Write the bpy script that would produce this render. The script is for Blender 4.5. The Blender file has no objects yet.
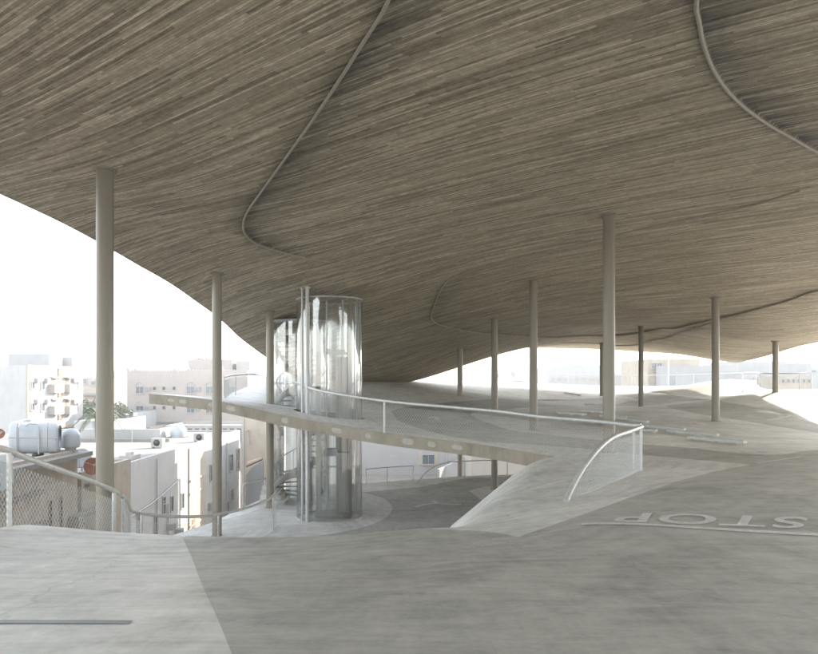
import bpy, bmesh, math, random
import numpy as np
from mathutils import Vector, Matrix, geometry
random.seed(7)
rng = np.random.default_rng(7)
S = bpy.context.scene
COL = S.collection

# ------------------------------------------------------------------ camera, light, exposure
CZ = 13.0            # eye height above the street
F = 700.0            # focal length in photograph pixels (818 wide)
HZ = 380.0           # horizon row
cam_d = bpy.data.cameras.new('camera')
cam = bpy.data.objects.new('camera', cam_d)
COL.objects.link(cam)
cam.location = (0, 0, CZ)
cam.rotation_euler = (math.pi / 2, 0, 0)
cam_d.sensor_width = 36.0
cam_d.lens = 36.0 * F / 818.0
cam_d.shift_y = (HZ - 327.0) / 818.0
cam_d.clip_start = 0.1
cam_d.clip_end = 6000
S.camera = cam

SUN_EL = math.radians(23)
SUN_DIR = Vector((0.72 * math.cos(SUN_EL), 0.69 * math.cos(SUN_EL), math.sin(SUN_EL))).normalized()
w = bpy.data.worlds.new('World')
S.world = w
w.use_nodes = True
nt = w.node_tree
sky = nt.nodes.new('ShaderNodeTexSky')
sky.sky_type = 'NISHITA'
sky.sun_disc = False
sky.sun_elevation = SUN_EL
sky.sun_rotation = math.atan2(SUN_DIR.x, SUN_DIR.y)
sky.air_density = 1.0
sky.dust_density = 0.5
sky.ozone_density = 1.0
bg = nt.nodes['Background']
hs = nt.nodes.new('ShaderNodeHueSaturation')      # hazy, whitened daylight
hs.inputs['Saturation'].default_value = 0.36
nt.links.new(sky.outputs[0], hs.inputs['Color'])
nt.links.new(hs.outputs[0], bg.inputs[0])
bg.inputs[1].default_value = 0.15
sd = bpy.data.lights.new('sun', 'SUN')
sd.energy = 2.0
sd.angle = math.radians(0.6)
sd.color = (1.0, 0.93, 0.83)
so = bpy.data.objects.new('sun', sd)
COL.objects.link(so)
so.rotation_euler = SUN_DIR.to_track_quat('Z', 'Y').to_euler()
so.location = (40, 60, 60)
S.view_settings.view_transform = 'Standard'
S.view_settings.look = 'None'
S.view_settings.gamma = 1.0
S.view_settings.use_curve_mapping = False
S.view_settings.exposure = 2.65
S.cycles.max_bounces = 8
S.cycles.diffuse_bounces = 5
S.cycles.transparent_max_bounces = 24
S.cycles.use_denoising = True

# ------------------------------------------------------------------ helpers
def P(px, py, d):
    return Vector(((px - 409.0) / F * d, d, CZ - (py - HZ) / F * d))

def tag(o, label=None, cat=None, group=None, kind=None):
    if label: o['label'] = label
    if cat: o['category'] = cat
    if group: o['group'] = group
    if kind: o['kind'] = kind
    return o

def empty(name, loc=(0, 0, 0), rz=0):
    o = bpy.data.objects.new(name, None)
    COL.objects.link(o)
    o.location = loc
    o.rotation_euler = (0, 0, rz)
    return o

def copy_tree(o, parent=None):
    c = o.copy()
    COL.objects.link(c)
    c.parent = parent
    for ch in list(o.children):
        copy_tree(ch, c)
    return c

class MB:
    """collects shapes into one mesh"""
    def __init__(self):
        self.v = []; self.f = []; self.m = []; self.s = []
    def add(self, vs, fs, mi=0, smooth=False):
        b = len(self.v)
        self.v.extend([tuple(p) for p in vs])
        for q in fs:
            self.f.append([b + i for i in q]); self.m.append(mi); self.s.append(smooth)
        return self
    def box(self, x0, x1, y0, y1, z0, z1, mi=0, mat=None):
        vs = [Vector(p) for p in ((x0,y0,z0),(x1,y0,z0),(x1,y1,z0),(x0,y1,z0),(x0,y0,z1),(x1,y0,z1),(x1,y1,z1),(x0,y1,z1))]
        if mat is not None: vs = [mat @ p for p in vs]
        return self.add(vs, [(3,2,1,0),(4,5,6,7),(0,1,5,4),(1,2,6,5),(2,3,7,6),(3,0,4,7)], mi)
    def bar(self, a, b, wd, ht, mi=0):
        a = Vector(a); b = Vector(b); d = (b - a)
        L = d.length
        q = d.to_track_quat('X', 'Z').to_matrix().to_4x4()
        return self.box(0, L, -wd/2, wd/2, -ht/2, ht/2, mi, Matrix.Translation(a) @ q)
    def tube(self, pts, r, n=8, mi=0, caps=True, smooth=True, rads=None):
        pts = [Vector(p) for p in pts]
        k = len(pts)
        vs = []; up = None
        for i, p in enumerate(pts):
            t = (pts[min(i+1, k-1)] - pts[max(i-1, 0)])
            if t.length < 1e-9: t = Vector((0,0,1))
            t.normalize()
            if up is None:
                up = Vector((0,0,1)) if abs(t.z) < 0.9 else Vector((1,0,0))
            a = up - t * up.dot(t)
            if a.length < 1e-4:
                a = Vector((1,0,0)) - t * t.x
            a.normalize(); up = a
            b = t.cross(a)
            rr = rads[i] if rads else r
            for j in range(n):
                an = 2*math.pi*j/n
                vs.append(p + (a*math.cos(an) + b*math.sin(an))*rr)
        fs = []
        for i in range(k-1):
            for j in range(n):
                j2 = (j+1) % n
                fs.append((i*n+j, i*n+j2, (i+1)*n+j2, (i+1)*n+j))
        self.add(vs, fs, mi, smooth)
        if caps:
            self.add(vs[:n], [tuple(reversed(range(n)))], mi)
            self.add(vs[-n:], [tuple(range(n))], mi)
        return self
    def cyl(self, c, r, z0, z1, n=32, mi=0, r1=None, caps=True):
        r1 = r if r1 is None else r1
        return self.tube([(c[0], c[1], z0), (c[0], c[1], z1)], r, n, mi, caps, True, [r, r1])
    def lathe(self, c, prof, n=24, mi=0, mat=None):
        vs = []
        for (r, z) in prof:
            for j in range(n):
                a = 2*math.pi*j/n
                vs.append(Vector((c[0]+r*math.cos(a), c[1]+r*math.sin(a), z)))
        if mat is not None: vs = [mat @ p for p in vs]
        fs = []
        for i in range(len(prof)-1):
            for j in range(n):
                j2 = (j+1) % n
                fs.append((i*n+j, i*n+j2, (i+1)*n+j2, (i+1)*n+j))
        return self.add(vs, fs, mi, True)
    def build(self, name, mats, parent=None):
        me = bpy.data.meshes.new(name)
        me.from_pydata(self.v, [], self.f)
        if not isinstance(mats, (list, tuple)): mats = [mats]
        for m in mats: me.materials.append(m)
        me.polygons.foreach_set('material_index', self.m)
        me.polygons.foreach_set('use_smooth', self.s)
        me.update()
        o = bpy.data.objects.new(name, me)
        COL.objects.link(o)
        if parent is not None:
            o.parent = parent
            # geometry is given in world coordinates: move it into the parent's space
            inv = (Matrix.Translation(Vector(parent_world(parent)))).inverted()
            me.transform(inv)
        return o

def parent_world(p):
    loc = Vector(p.location)
    while p.parent is not None:
        p = p.parent; loc += Vector(p.location)
    return loc

# ------------------------------------------------------------------ materials
def new_mat(name):
    m = bpy.data.materials.new(name); m.use_nodes = True
    return m, m.node_tree, m.node_tree.nodes['Principled BSDF']

class N:
    def __init__(s, nt): s.nt = nt
    def n(s, t, **k):
        x = s.nt.nodes.new(t)
        for a, b in k.items(): setattr(x, a, b)
        return x
    def val(s, inp, v):
        if hasattr(v, 'node'): s.nt.links.new(v, inp)
        else: inp.default_value = v
    def math(s, op, a, b=0.0, c=None):
        x = s.n('ShaderNodeMath', operation=op)
        s.val(x.inputs[0], a); s.val(x.inputs[1], b)
        if c is not None: s.val(x.inputs[2], c)
        return x.outputs[0]
    def noise(s, vec, scale, detail=4, rough=0.55, dist=0.0):
        x = s.n('ShaderNodeTexNoise')
        if vec is not None: s.nt.links.new(vec, x.inputs['Vector'])
        x.inputs['Scale'].default_value = scale; x.inputs['Detail'].default_value = detail
        x.inputs['Roughness'].default_value = rough; x.inputs['Distortion'].default_value = dist
        return x.outputs['Fac']
    def mapping(s, vec, scale=(1,1,1), rot=(0,0,0), loc=(0,0,0)):
        x = s.n('ShaderNodeMapping'); s.nt.links.new(vec, x.inputs[0])
        x.inputs['Scale'].default_value = scale; x.inputs['Rotation'].default_value = rot; x.inputs['Location'].default_value = loc
        return x.outputs[0]
    def ramp(s, fac, stops):
        x = s.n('ShaderNodeValToRGB'); s.nt.links.new(fac, x.inputs[0])
        e = x.color_ramp.elements
        while len(e) < len(stops): e.new(0.5)
        for i, (p, c) in enumerate(stops):
            e[i].position = p; e[i].color = (c[0], c[1], c[2], 1) if hasattr(c, '__len__') else (c, c, c, 1)
        return x.outputs[0]
    def mix(s, fac, a, b, mode='MIX'):
        x = s.n('ShaderNodeMix', data_type='RGBA', blend_type=mode)
        s.val(x.inputs[0], fac)
        for i, v in ((6, a), (7, b)):
            if hasattr(v, 'node'): s.nt.links.new(v, x.inputs[i])
            else: x.inputs[i].default_value = (v[0], v[1], v[2], 1)
        return x.outputs[2]
    def maprange(s, v, a, b, c, d):
        x = s.n('ShaderNodeMapRange'); s.nt.links.new(v, x.inputs[0])
        for i, q in enumerate((a, b, c, d)): x.inputs[i+1].default_value = q
        return x.outputs[0]
    def bump(s, h, strength, dist, bsdf):
        x = s.n('ShaderNodeBump'); s.nt.links.new(h, x.inputs['Height'])
        x.inputs['Strength'].default_value = strength; x.inputs['Distance'].default_value = dist
        s.nt.links.new(x.outputs[0], bsdf.inputs['Normal'])
    def pos(s): return s.n('ShaderNodeNewGeometry').outputs['Position']

def plain(name, col, rough=0.7, metal=0.0, var=0.12, scale=3.0, bump=0.0):
    m, nt, b = new_mat(name); k = N(nt)
    p = k.pos()
    n1 = k.noise(p, scale, 5)
    n2 = k.noise(k.mapping(p, (1, 1, 0.15)), scale*2.3, 4)
    f = k.math('ADD', k.math('MULTIPLY', n1, 0.6), k.math('MULTIPLY', n2, 0.4))
    c = k.ramp(f, [(0.3, [x*(1-var*1.6) for x in col]), (0.5, col), (0.72, [min(1, x*(1+var)) for x in col])])
    nt.links.new(c, b.inputs['Base Color'])
    b.inputs['Roughness'].default_value = rough; b.inputs['Metallic'].default_value = metal
    if bump: k.bump(f, bump, 0.02, b)
    return m

def floor_mat(name, col, streak=0.5, rough=0.42):
    m, nt, b = new_mat(name); k = N(nt)
    p = k.pos()
    big = k.noise(p, 0.22, 6, 0.6, 0.6)
    mid = k.noise(p, 1.3, 7, 0.62, 0.9)
    st = k.noise(k.mapping(p, (0.35, 2.6, 1), (0, 0, 0.18)), 1.1, 8, 0.66, 1.6)   # trowel and tyre sweeps
    st2 = k.noise(k.mapping(p, (3.0, 0.4, 1), (0, 0, 0.5)), 1.2, 8, 0.62, 1.2)
    fine = k.noise(p, 22.0, 6, 0.75)
    mot = k.noise(p, 5.0, 8, 0.72, 0.7)
    f = k.math('ADD', k.math('MULTIPLY', big, 0.26), k.math('MULTIPLY', mid, 0.22))
    f = k.math('ADD', f, k.math('MULTIPLY', st, 0.18))
    f = k.math('ADD', f, k.math('MULTIPLY', st2, 0.10))
    f = k.math('ADD', f, k.math('MULTIPLY', mot, 0.14))
    f = k.math('ADD', f, k.math('MULTIPLY', fine, 0.10))
    lo = [x*(1-0.42*streak) for x in col]; hi = [min(1, x*(1+0.36*streak)) for x in col]
    c = k.ramp(f, [(0.41, lo), (0.5, col), (0.59, hi)])
    # long curved wheel sweeps: thin, paler and darker arcs
    wv_ = k.n('ShaderNodeTexWave', wave_type='RINGS', rings_direction='Z', wave_profile='SIN'); nt.links.new(k.mapping(p, (1, 1, 0), (0, 0, 0), (6.0, -22.0, 0)), wv_.inputs['Vector'])
    wv_.inputs['Scale'].default_value = 0.9; wv_.inputs['Distortion'].default_value = 9.0; wv_.inputs['Detail'].default_value = 5; wv_.inputs['Detail Scale'].default_value = 0.35; wv_.inputs['Detail Roughness'].default_value = 0.7
    msk = k.maprange(k.noise(p, 0.45, 4, 0.6, 0.5), 0.5, 0.68, 0.0, 0.38)
    c = k.mix(k.math('MULTIPLY', msk, k.maprange(wv_.outputs['Fac'], 0.72, 0.95, 0, 1)), c, [min(1, x*1.35) for x in col])
    c = k.mix(k.math('MULTIPLY', msk, k.maprange(wv_.outputs['Fac'], 0.28, 0.05, 0, 0.8)), c, [x*0.62 for x in col])
    # sparse dark spots and a few pale scratches
    sp = k.noise(p, 5.5, 2, 0.5)
    spm = k.maprange(sp, 0.72, 0.78, 0, 0.35)
    c = k.mix(spm, c, [x*0.45 for x in col])
    v = k.n('ShaderNodeTexVoronoi', feature='DISTANCE_TO_EDGE')
    wv = k.noise(p, 0.5, 4)
    cmb = k.n('ShaderNodeVectorMath', operation='ADD'); nt.links.new(p, cmb.inputs[0])
    cx = k.n('ShaderNodeCombineXYZ'); nt.links.new(k.math('MULTIPLY', wv, 3.0), cx.inputs[0]); nt.links.new(k.math('MULTIPLY', mid, 0.6), cx.inputs[1])
    nt.links.new(cx.outputs[0], cmb.inputs[1]); nt.links.new(cmb.outputs[0], v.inputs['Vector'])
    v.inputs['Scale'].default_value = 0.16
    cr = k.maprange(v.outputs['Distance'], 0.0, 0.0035, 0.35, 0.0)
    c = k.mix(cr, c, [x*0.5 for x in col])
    nt.links.new(c, b.inputs['Base Color'])
    r = k.maprange(f, 0.36, 0.64, rough+0.12, rough-0.10)
    nt.links.new(r, b.inputs['Roughness'])
    b.inputs['Specular IOR Level'].default_value = 0.32
    k.bump(k.math('ADD', f, k.math('MULTIPLY', fine, 0.3)), 0.25, 0.02, b)
    return m

def ceiling_mat():
    """board-marked concrete: long narrow boards of differing tone running diagonally"""
    m, nt, b = new_mat('board_marked_concrete'); k = N(nt)
    p = k.pos()
    warp = k.noise(p, 0.05, 2, 0.4)
    a = math.atan2(0.59, -0.81)
    r = k.n('ShaderNodeVectorRotate', rotation_type='Z_AXIS'); nt.links.new(p, r.inputs['Vector'])
    r.inputs['Angle'].default_value = -a
    sx = k.n('ShaderNodeSeparateXYZ'); nt.links.new(r.outputs[0], sx.inputs[0])
    u, vv = sx.outputs[0], k.math('ADD', sx.outputs[1], k.math('MULTIPLY', warp, 1.5))
    W = 0.047
    vs = k.math('DIVIDE', vv, W)
    row = k.math('FLOOR', vs); fr = k.math('FRACT', vs)
    wn = k.n('ShaderNodeTexWhiteNoise', noise_dimensions='1D'); nt.links.new(row, wn.inputs['W'])
    us = k.math('ADD', k.math('DIVIDE', u, 1.7), k.math('MULTIPLY', wn.outputs['Value'], 13.0))
    cell = k.math('FLOOR', us); fu = k.math('FRACT', us)
    cb = k.n('ShaderNodeCombineXYZ'); nt.links.new(row, cb.inputs[0]); nt.links.new(cell, cb.inputs[1])
    wn2 = k.n('ShaderNodeTexWhiteNoise', noise_dimensions='2D'); nt.links.new(cb.outputs[0], wn2.inputs['Vector'])
    tone = wn2.outputs['Value']
    # wood grain: stretched along the board, offset per board
    gv = k.n('ShaderNodeCombineXYZ')
    nt.links.new(k.math('MULTIPLY', u, 0.55), gv.inputs[0]); nt.links.new(k.math('MULTIPLY', vv, 22.0), gv.inputs[1]); nt.links.new(k.math('MULTIPLY', tone, 40.0), gv.inputs[2])
    grain = k.noise(gv.outputs[0], 1.6, 6, 0.7, 0.3)
    gv2 = k.n('ShaderNodeCombineXYZ')
    nt.links.new(k.math('MULTIPLY', u, 0.16), gv2.inputs[0]); nt.links.new(k.math('MULTIPLY', vv, 2.2), gv2.inputs[1])
    band = k.noise(gv2.outputs[0], 1.4, 6, 0.66, 0.5)
    big = k.noise(p, 0.16, 5, 0.55)
    blot = k.noise(k.mapping(r.outputs[0], (1.1, 4.5, 1)), 1.5, 7, 0.75, 0.6)
    gv3 = k.n('ShaderNodeCombineXYZ')
    nt.links.new(k.math('MULTIPLY', u, 2.2), gv3.inputs[0]); nt.links.new(k.math('MULTIPLY', vv, 30.0), gv3.inputs[1])
    speck = k.noise(gv3.outputs[0], 1.5, 5, 0.8, 0.2)
    iso = k.noise(p, 9.0, 7, 0.78, 0.3)
    f = k.math('ADD', k.math('MULTIPLY', tone, 0.17), k.math('MULTIPLY', grain, 0.38))
    f = k.math('ADD', f, k.math('MULTIPLY', band, 0.08))
    f = k.math('ADD', f, k.math('MULTIPLY', blot, 0.16))
    f = k.math('ADD', f, k.math('MULTIPLY', speck, 0.34))
    f = k.math('ADD', f, k.math('MULTIPLY', iso, 0.26))       # mean 0.70
    c = k.ramp(f, [(0.56, (0.16, 0.133, 0.098)), (0.655, (0.32, 0.271, 0.2)), (0.74, (0.44, 0.378, 0.285)), (0.84, (0.74, 0.65, 0.51))])
    edge = k.math('MINIMUM', fr, k.math('SUBTRACT', 1.0, fr))
    seam = k.maprange(edge, 0.0, 0.13, 1.0, 0.0)
    eu = k.math('MINIMUM', fu, k.math('SUBTRACT', 1.0, fu))
    seamu = k.maprange(eu, 0.0, 0.004, 1.0, 0.0)
    sm = k.math('MAXIMUM', k.math('MULTIPLY', seam, k.maprange(grain, 0.45, 0.6, 0.1, 0.75)), k.math('MULTIPLY', seamu, 0.6))
    c = k.mix(sm, c, (0.05, 0.043, 0.032))
    # step shade painted beside the drip edges, plus streaky dirt along the boards
    at = k.n('ShaderNodeAttribute'); at.attribute_name = 'shade_stain'
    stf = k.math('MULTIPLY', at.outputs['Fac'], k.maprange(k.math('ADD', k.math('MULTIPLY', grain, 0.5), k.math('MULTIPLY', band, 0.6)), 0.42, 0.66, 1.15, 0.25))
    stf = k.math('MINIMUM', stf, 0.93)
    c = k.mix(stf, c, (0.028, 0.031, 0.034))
    nt.links.new(c, b.inputs['Base Color'])
    b.inputs['Roughness'].default_value = 0.72
    b.inputs['Specular IOR Level'].default_value = 0.3
    h = k.math('SUBTRACT', k.math('ADD', k.math('MULTIPLY', tone, 0.5), k.math('MULTIPLY', grain, 0.6)), k.math('MULTIPLY', seam, 0.6))
    k.bump(h, 0.55, 0.02, b)
    return m

M = {}
M['floor_light'] = floor_mat('trowelled_pale_concrete', (0.66, 0.645, 0.595), 0.75, 0.6)
M['floor_dark'] = floor_mat('grey_coated_lane', (0.43, 0.42, 0.372), 0.8, 0.6)
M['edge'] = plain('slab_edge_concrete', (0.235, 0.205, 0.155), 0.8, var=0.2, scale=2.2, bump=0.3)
M['patch'] = plain('repair_mortar', (0.33, 0.31, 0.265), 0.85, var=0.15, scale=9)
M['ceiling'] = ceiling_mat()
M['column'] = plain('painted_column_steel', (0.215, 0.19, 0.148), 0.42, var=0.05, scale=1.5)
M['galv'] = plain('galvanised_steel', (0.50, 0.50, 0.48), 0.5, metal=0.35, var=0.12, scale=12)
M['wire'] = plain('galvanised_wire', (0.50, 0.50, 0.49), 0.5, metal=0.4, var=0.05)
M['lip'] = plain('drip_edge_concrete', (0.33, 0.30, 0.245), 0.6, var=0.1, scale=6)
M['paint'] = plain('worn_road_paint', (0.66, 0.65, 0.615), 0.6, var=0.22, scale=14)
M['drain'] = plain('drain_grating_steel', (0.13, 0.14, 0.14), 0.5, metal=0.4, var=0.1)
M['sand'] = plain('dusty_ground', (0.27, 0.24, 0.20), 0.95, var=0.2, scale=0.12)
M['road'] = plain('asphalt', (0.085, 0.083, 0.08), 0.9, var=0.2, scale=1.0)
M['white'] = plain('white_render', (0.40, 0.39, 0.37), 0.8, var=0.08, scale=0.7, bump=0.1)
M['offwhite'] = plain('cream_render', (0.38, 0.355, 0.315), 0.85, var=0.08, scale=0.6, bump=0.1)
M['beige'] = plain('beige_render', (0.40, 0.345, 0.275), 0.85, var=0.12, scale=0.8, bump=0.1)
M['tan'] = plain('tan_stone', (0.39, 0.34, 0.28), 0.85, var=0.14, scale=1.4, bump=0.15)
M['pink'] = plain('pale_pink_render', (0.37, 0.325, 0.29), 0.85, var=0.07, scale=0.6, bump=0.1)
M['greyblue'] = plain('pale_grey_render', (0.34, 0.335, 0.325), 0.85, var=0.08, scale=0.5)
M['orange'] = plain('terracotta_trim', (0.43, 0.30, 0.225), 0.8, var=0.1)
M['brown'] = plain('brown_screen', (0.25, 0.17, 0.12), 0.8, var=0.15)
M['rust'] = plain('rust_brown_dish', (0.33, 0.14, 0.08), 0.7, var=0.2, scale=8)
M['acgrey'] = plain('air_conditioner_casing', (0.34, 0.33, 0.32), 0.6, var=0.1)
M['tank'] = plain('white_water_tank', (0.42, 0.44, 0.45), 0.35, var=0.06, scale=2)
M['dark'] = plain('dark_opening', (0.05, 0.05, 0.05), 0.5, var=0.1)
M['roofc'] = plain('flat_roof_screed', (0.25, 0.232, 0.205), 0.9, var=0.12, scale=0.5)
M['pipe'] = plain('grey_pipe', (0.40, 0.40, 0.39), 0.5, var=0.1)
M['leaf'] = plain('leaves', (0.075, 0.10, 0.04), 0.6, var=0.5, scale=1.2)
M['leaf_dry'] = plain('dusty_leaves', (0.15, 0.15, 0.075), 0.7, var=0.4, scale=1.2)
M['bark'] = plain('bark', (0.16, 0.12, 0.08), 0.9, var=0.2, scale=5)
M['steelbeam'] = plain('painted_steel_frame', (0.27, 0.25, 0.21), 0.45, metal=0.1, var=0.12, scale=3)

def window_glass():
    m, nt, b = new_mat('window_glass'); k = N(nt)
    b.inputs['Base Color'].default_value = (0.10, 0.13, 0.15, 1)
    b.inputs['Roughness'].default_value = 0.12
    b.inputs['Specular IOR Level'].default_value = 0.8
    return m
M['pane'] = window_glass()
M['bright'] = plain('added_house_render', (0.72, 0.70, 0.66), 0.8, var=0.06, scale=0.8)  # added house's colour, raised so the shaded wall reads bright through the glass

def shaft_glass():
    m, nt, b = new_mat('curved_shaft_glass'); k = N(nt)
    out = nt.nodes['Material Output']
    tr = k.n('ShaderNodeBsdfTransparent'); tr.inputs[0].default_value = (0.93, 0.95, 0.95, 1)
    gl = k.n('ShaderNodeBsdfGlossy'); gl.inputs['Roughness'].default_value = 0.05
    df = k.n('ShaderNodeBsdfDiffuse'); df.inputs[0].default_value = (0.75, 0.75, 0.73, 1)
    lw = k.n('ShaderNodeLayerWeight'); lw.inputs['Blend'].default_value = 0.42
    f = k.math('ADD', k.math('MULTIPLY', lw.outputs['Fresnel'], 0.75), 0.07)
    p = k.pos()
    streak = k.noise(k.mapping(p, (5, 5, 0.25)), 1.6, 5, 0.65)
    dirt = k.maprange(streak, 0.42, 0.72, 0.02, 0.12)
    m1 = k.n('ShaderNodeMixShader'); nt.links.new(dirt, m1.inputs[0]); nt.links.new(tr.outputs[0], m1.inputs[1]); nt.links.new(df.outputs[0], m1.inputs[2])
    m2 = k.n('ShaderNodeMixShader'); nt.links.new(f, m2.inputs[0]); nt.links.new(m1.outputs[0], m2.inputs[1]); nt.links.new(gl.outputs[0], m2.inputs[2])
    nt.links.new(m2.outputs[0], out.inputs['Surface'])
    nt.nodes.remove(b)
    return m
M['glass'] = shaft_glass()

# ------------------------------------------------------------------ surfaces
class TPS:
    """thin-plate spline z(x, y)"""
    def __init__(s, pts, smooth=0.02):
        p = np.array([(q[0], q[1], q[2]) for q in pts], float)
        s.c = p[:, :2]; n = len(p)
        sm = smooth(p) if callable(smooth) else np.full(n, smooth)
        K = s.k(s.c, s.c) + np.diag(sm)
        Q = np.hstack([np.ones((n, 1)), s.c])
        A = np.block([[K, Q], [Q.T, np.zeros((3, 3))]])
        s.w = np.linalg.solve(A, np.concatenate([p[:, 2], np.zeros(3)]))
    @staticmethod
    def k(a, b):
        r2 = ((a[:, None, :] - b[None, :, :])**2).sum(-1)
        return np.where(r2 > 0, 0.5 * r2 * np.log(np.maximum(r2, 1e-12)), 0.0)
    def __call__(s, xy):
        xy = np.atleast_2d(np.asarray(xy, float))
        return s.k(xy, s.c) @ s.w[:-3] + s.w[-3] + xy @ s.w[-2:]
    def at(s, x, y): return float(s([[x, y]])[0])

def rel(px, py, d):
    v = P(px, py, d); return (v.x, v.y, v.z)
def xyz(x, y, zrel): return (x, y, CZ + zrel)

U_pts = [
    xyz(-12,-10,-1.5), xyz(0,-10,-1.45), xyz(14,-10,-1.5), xyz(34,-10,-1.5), xyz(-9,-25,-1.5), xyz(34,-25,-1.5), xyz(-9,0,-1.55), xyz(0,0,-1.52), xyz(9,0,-1.5), xyz(25,2,-1.5),
    rel(0,654,4.1), rel(409,654,4.12), rel(818,654,4.12), rel(0,584,6.0), rel(409,577,6.2), rel(818,572,6.3),
    rel(0,528,9.6), rel(100,536,9.5), rel(200,539,9.5), rel(330,537,9.6), rel(428,528.5,9.82), rel(455,527.5,10.0), rel(480,523.5,10.5), rel(502,510,11.7), rel(519,493.5,13.1), rel(535,477,14.9), rel(547,461.5,16.6), rel(556,456.5,17.5),
    rel(518,537,8.6), rel(583,524,8.75), rel(700,528,8.4), rel(818,532,8.2), rel(600,508,10.1), rel(676,481.6,12.4), rel(640,470,15), rel(755,464,14.6), rel(567,502,11.6),
    rel(609,452,17.5), rel(533.5,430,26), rel(494.5,411,32), rel(460,395,40), rel(601.5,396,50), rel(641,407,42), rel(715.5,421,28), rel(775.5,392,36),
    rel(497,447,19), rel(453,441,20), rel(387,433.3,21), rel(325,423,22), rel(267,411.5,22.8), rel(222,401.5,23.4), rel(149,393.5,24.5),
    rel(223,399.5,30), rel(232,393,34), rel(244,388,38), rel(253,383,42), rel(265,373,45), rel(270,404,28), rel(290,372,47), rel(391,411,35),
    rel(330,378,46), rel(405,382,46), rel(434,386,47), rel(490,390.5,50), rel(552,392,52), rel(650,391,52), rel(440,378,66), rel(500,381,65), rel(581,385,64), rel(668,386,60), rel(728,379,48), rel(720,385,57), rel(752,387,50),
    rel(763,390,42), rel(818,389,40), rel(744,405,33), rel(790,416,29), rel(818,424,27), rel(818,450,16.8), rel(900,392,35), xyz(30,25,-1.0), xyz(34,10,-1.3),
]
ZU = TPS(U_pts, lambda p: np.where(p[:, 1] < 24, 0.08, 0.6))
L_pts = [xyz(-5,14,-5.0), xyz(4,14,-5.0), rel(160,541,22), rel(241,508,27), rel(256,502,28.4), rel(272,532,22), rel(340,517,25), rel(392,508,27), rel(484,502,28), rel(494,489,32),
         rel(467,477.6,35), rel(516,476,36), rel(362,490,31.5), rel(300,489,32), xyz(8,25,-4.9), xyz(10,36,-4.9), xyz(-6,36,-4.95)]
ZL = TPS(L_pts, 0.2)
C_edge = [rel(-110,146,12.0), rel(0,194,15), rel(60,229,17.5), rel(130,267,20.5), rel(190,302,24.5), rel(240,335,29.5), rel(268,356,35), rel(290,374,45),
    rel(330,383,47), rel(405,383,46.5), rel(440,366,52), rel(450,358.5,54), rel(475,352,56), rel(500,349,58), rel(560,348.5,60), rel(600,349.5,60), rel(640,352,58), rel(700,356.5,52), rel(740,362.5,46), rel(775,353.5,43), rel(818,342.5,38), rel(900,322,33), xyz(24,20,3.9), xyz(25,10,4.5), rel(270,311,27), rel(217,273,22), rel(105,170,12.9)]
C_soft = [
    xyz(-10,-10,4.2), xyz(0,-10,4.4), xyz(15,-10,4.6), xyz(28,-10,5.0), xyz(-10,0,4.1), xyz(0,0,4.4), xyz(12,0,4.5), xyz(26,2,4.7),
    rel(0,0,7.6), rel(409,0,7.9), rel(818,0,7.9),
    rel(609,215,17.5), rel(533.5,281,26), rel(494.5,319,32), rel(460,348,40), rel(601.5,343,50), rel(641,326,42), rel(715.5,298,28), rel(775.5,342,36),
    rel(330,296,25)]
C_pts = C_edge + C_soft
ZC = TPS(C_pts, lambda p: np.concatenate([np.full(len(C_edge), 0.5), np.full(len(C_soft), 1.5)]))

def hit(Z, px, py, d0=3.0, d1=90.0, n=1200, below=True):
    """first place where the ray through a photo pixel meets surface Z (from above if below)"""
    d = np.linspace(d0, d1, n)
    x = (px - 409.0) / F * d; z = CZ - (py - HZ) / F * d
    g = z - Z(np.stack([x, d], 1))
    if not below: g = -g
    i = np.where((g[:-1] > 0) & (g[1:] <= 0))[0]
    if len(i) == 0:
        j = int(np.argmin(np.abs(g))); return (x[j], d[j])
    i = i[0]; t = g[i] / (g[i] - g[i+1])
    dd = d[i] + t * (d[i+1] - d[i])
    return ((px - 409.0) / F * dd, dd)

def catmull(pts, step=0.25, closed=False):
    pts = [np.array(p, float) for p in pts]; n = len(pts); out = []
    rng_ = range(n if closed else n - 1)
    for i in rng_:
        p1 = pts[i]; p2 = pts[(i+1) % n]
        p0 = pts[i-1] if (closed or i > 0) else 2*p1 - p2
        p3 = pts[(i+2) % n] if (closed or i + 2 < n) else 2*p2 - p1
        # centripetal weights keep uneven control points from overshooting
        t01 = max(1e-6, np.linalg.norm(p1-p0))**0.5; t12 = max(1e-6, np.linalg.norm(p2-p1))**0.5; t23 = max(1e-6, np.linalg.norm(p3-p2))**0.5
        m1 = (p2-p1) + t12*((p1-p0)/t01 - (p2-p0)/(t01+t12))
        m2 = (p2-p1) + t12*((p3-p2)/t23 - (p3-p1)/(t12+t23))
        k = max(2, int(np.linalg.norm(p2-p1)/step))
        for j in range(k):
            t = j/k
            out.append((2*t**3-3*t**2+1)*p1 + (t**3-2*t**2+t)*m1 + (-2*t**3+3*t**2)*p2 + (t**3-t**2)*m2)
    if not closed: out.append(pts[-1])
    return out

def inside(pts, poly):
    pts = np.asarray(pts, float); poly = np.asarray(poly, float)
    x, y = pts[:, 0], pts[:, 1]; r = np.zeros(len(pts), bool)
    j = len(poly) - 1
    for i in range(len(poly)):
        xi, yi = poly[i]; xj, yj = poly[j]
        c = (yi > y) != (yj > y)
        with np.errstate(divide='ignore', invalid='ignore'):
            r ^= c & (x < (xj - xi) * (y - yi) / (yj - yi + 1e-30) + xi)
        j = i
    return r

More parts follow.
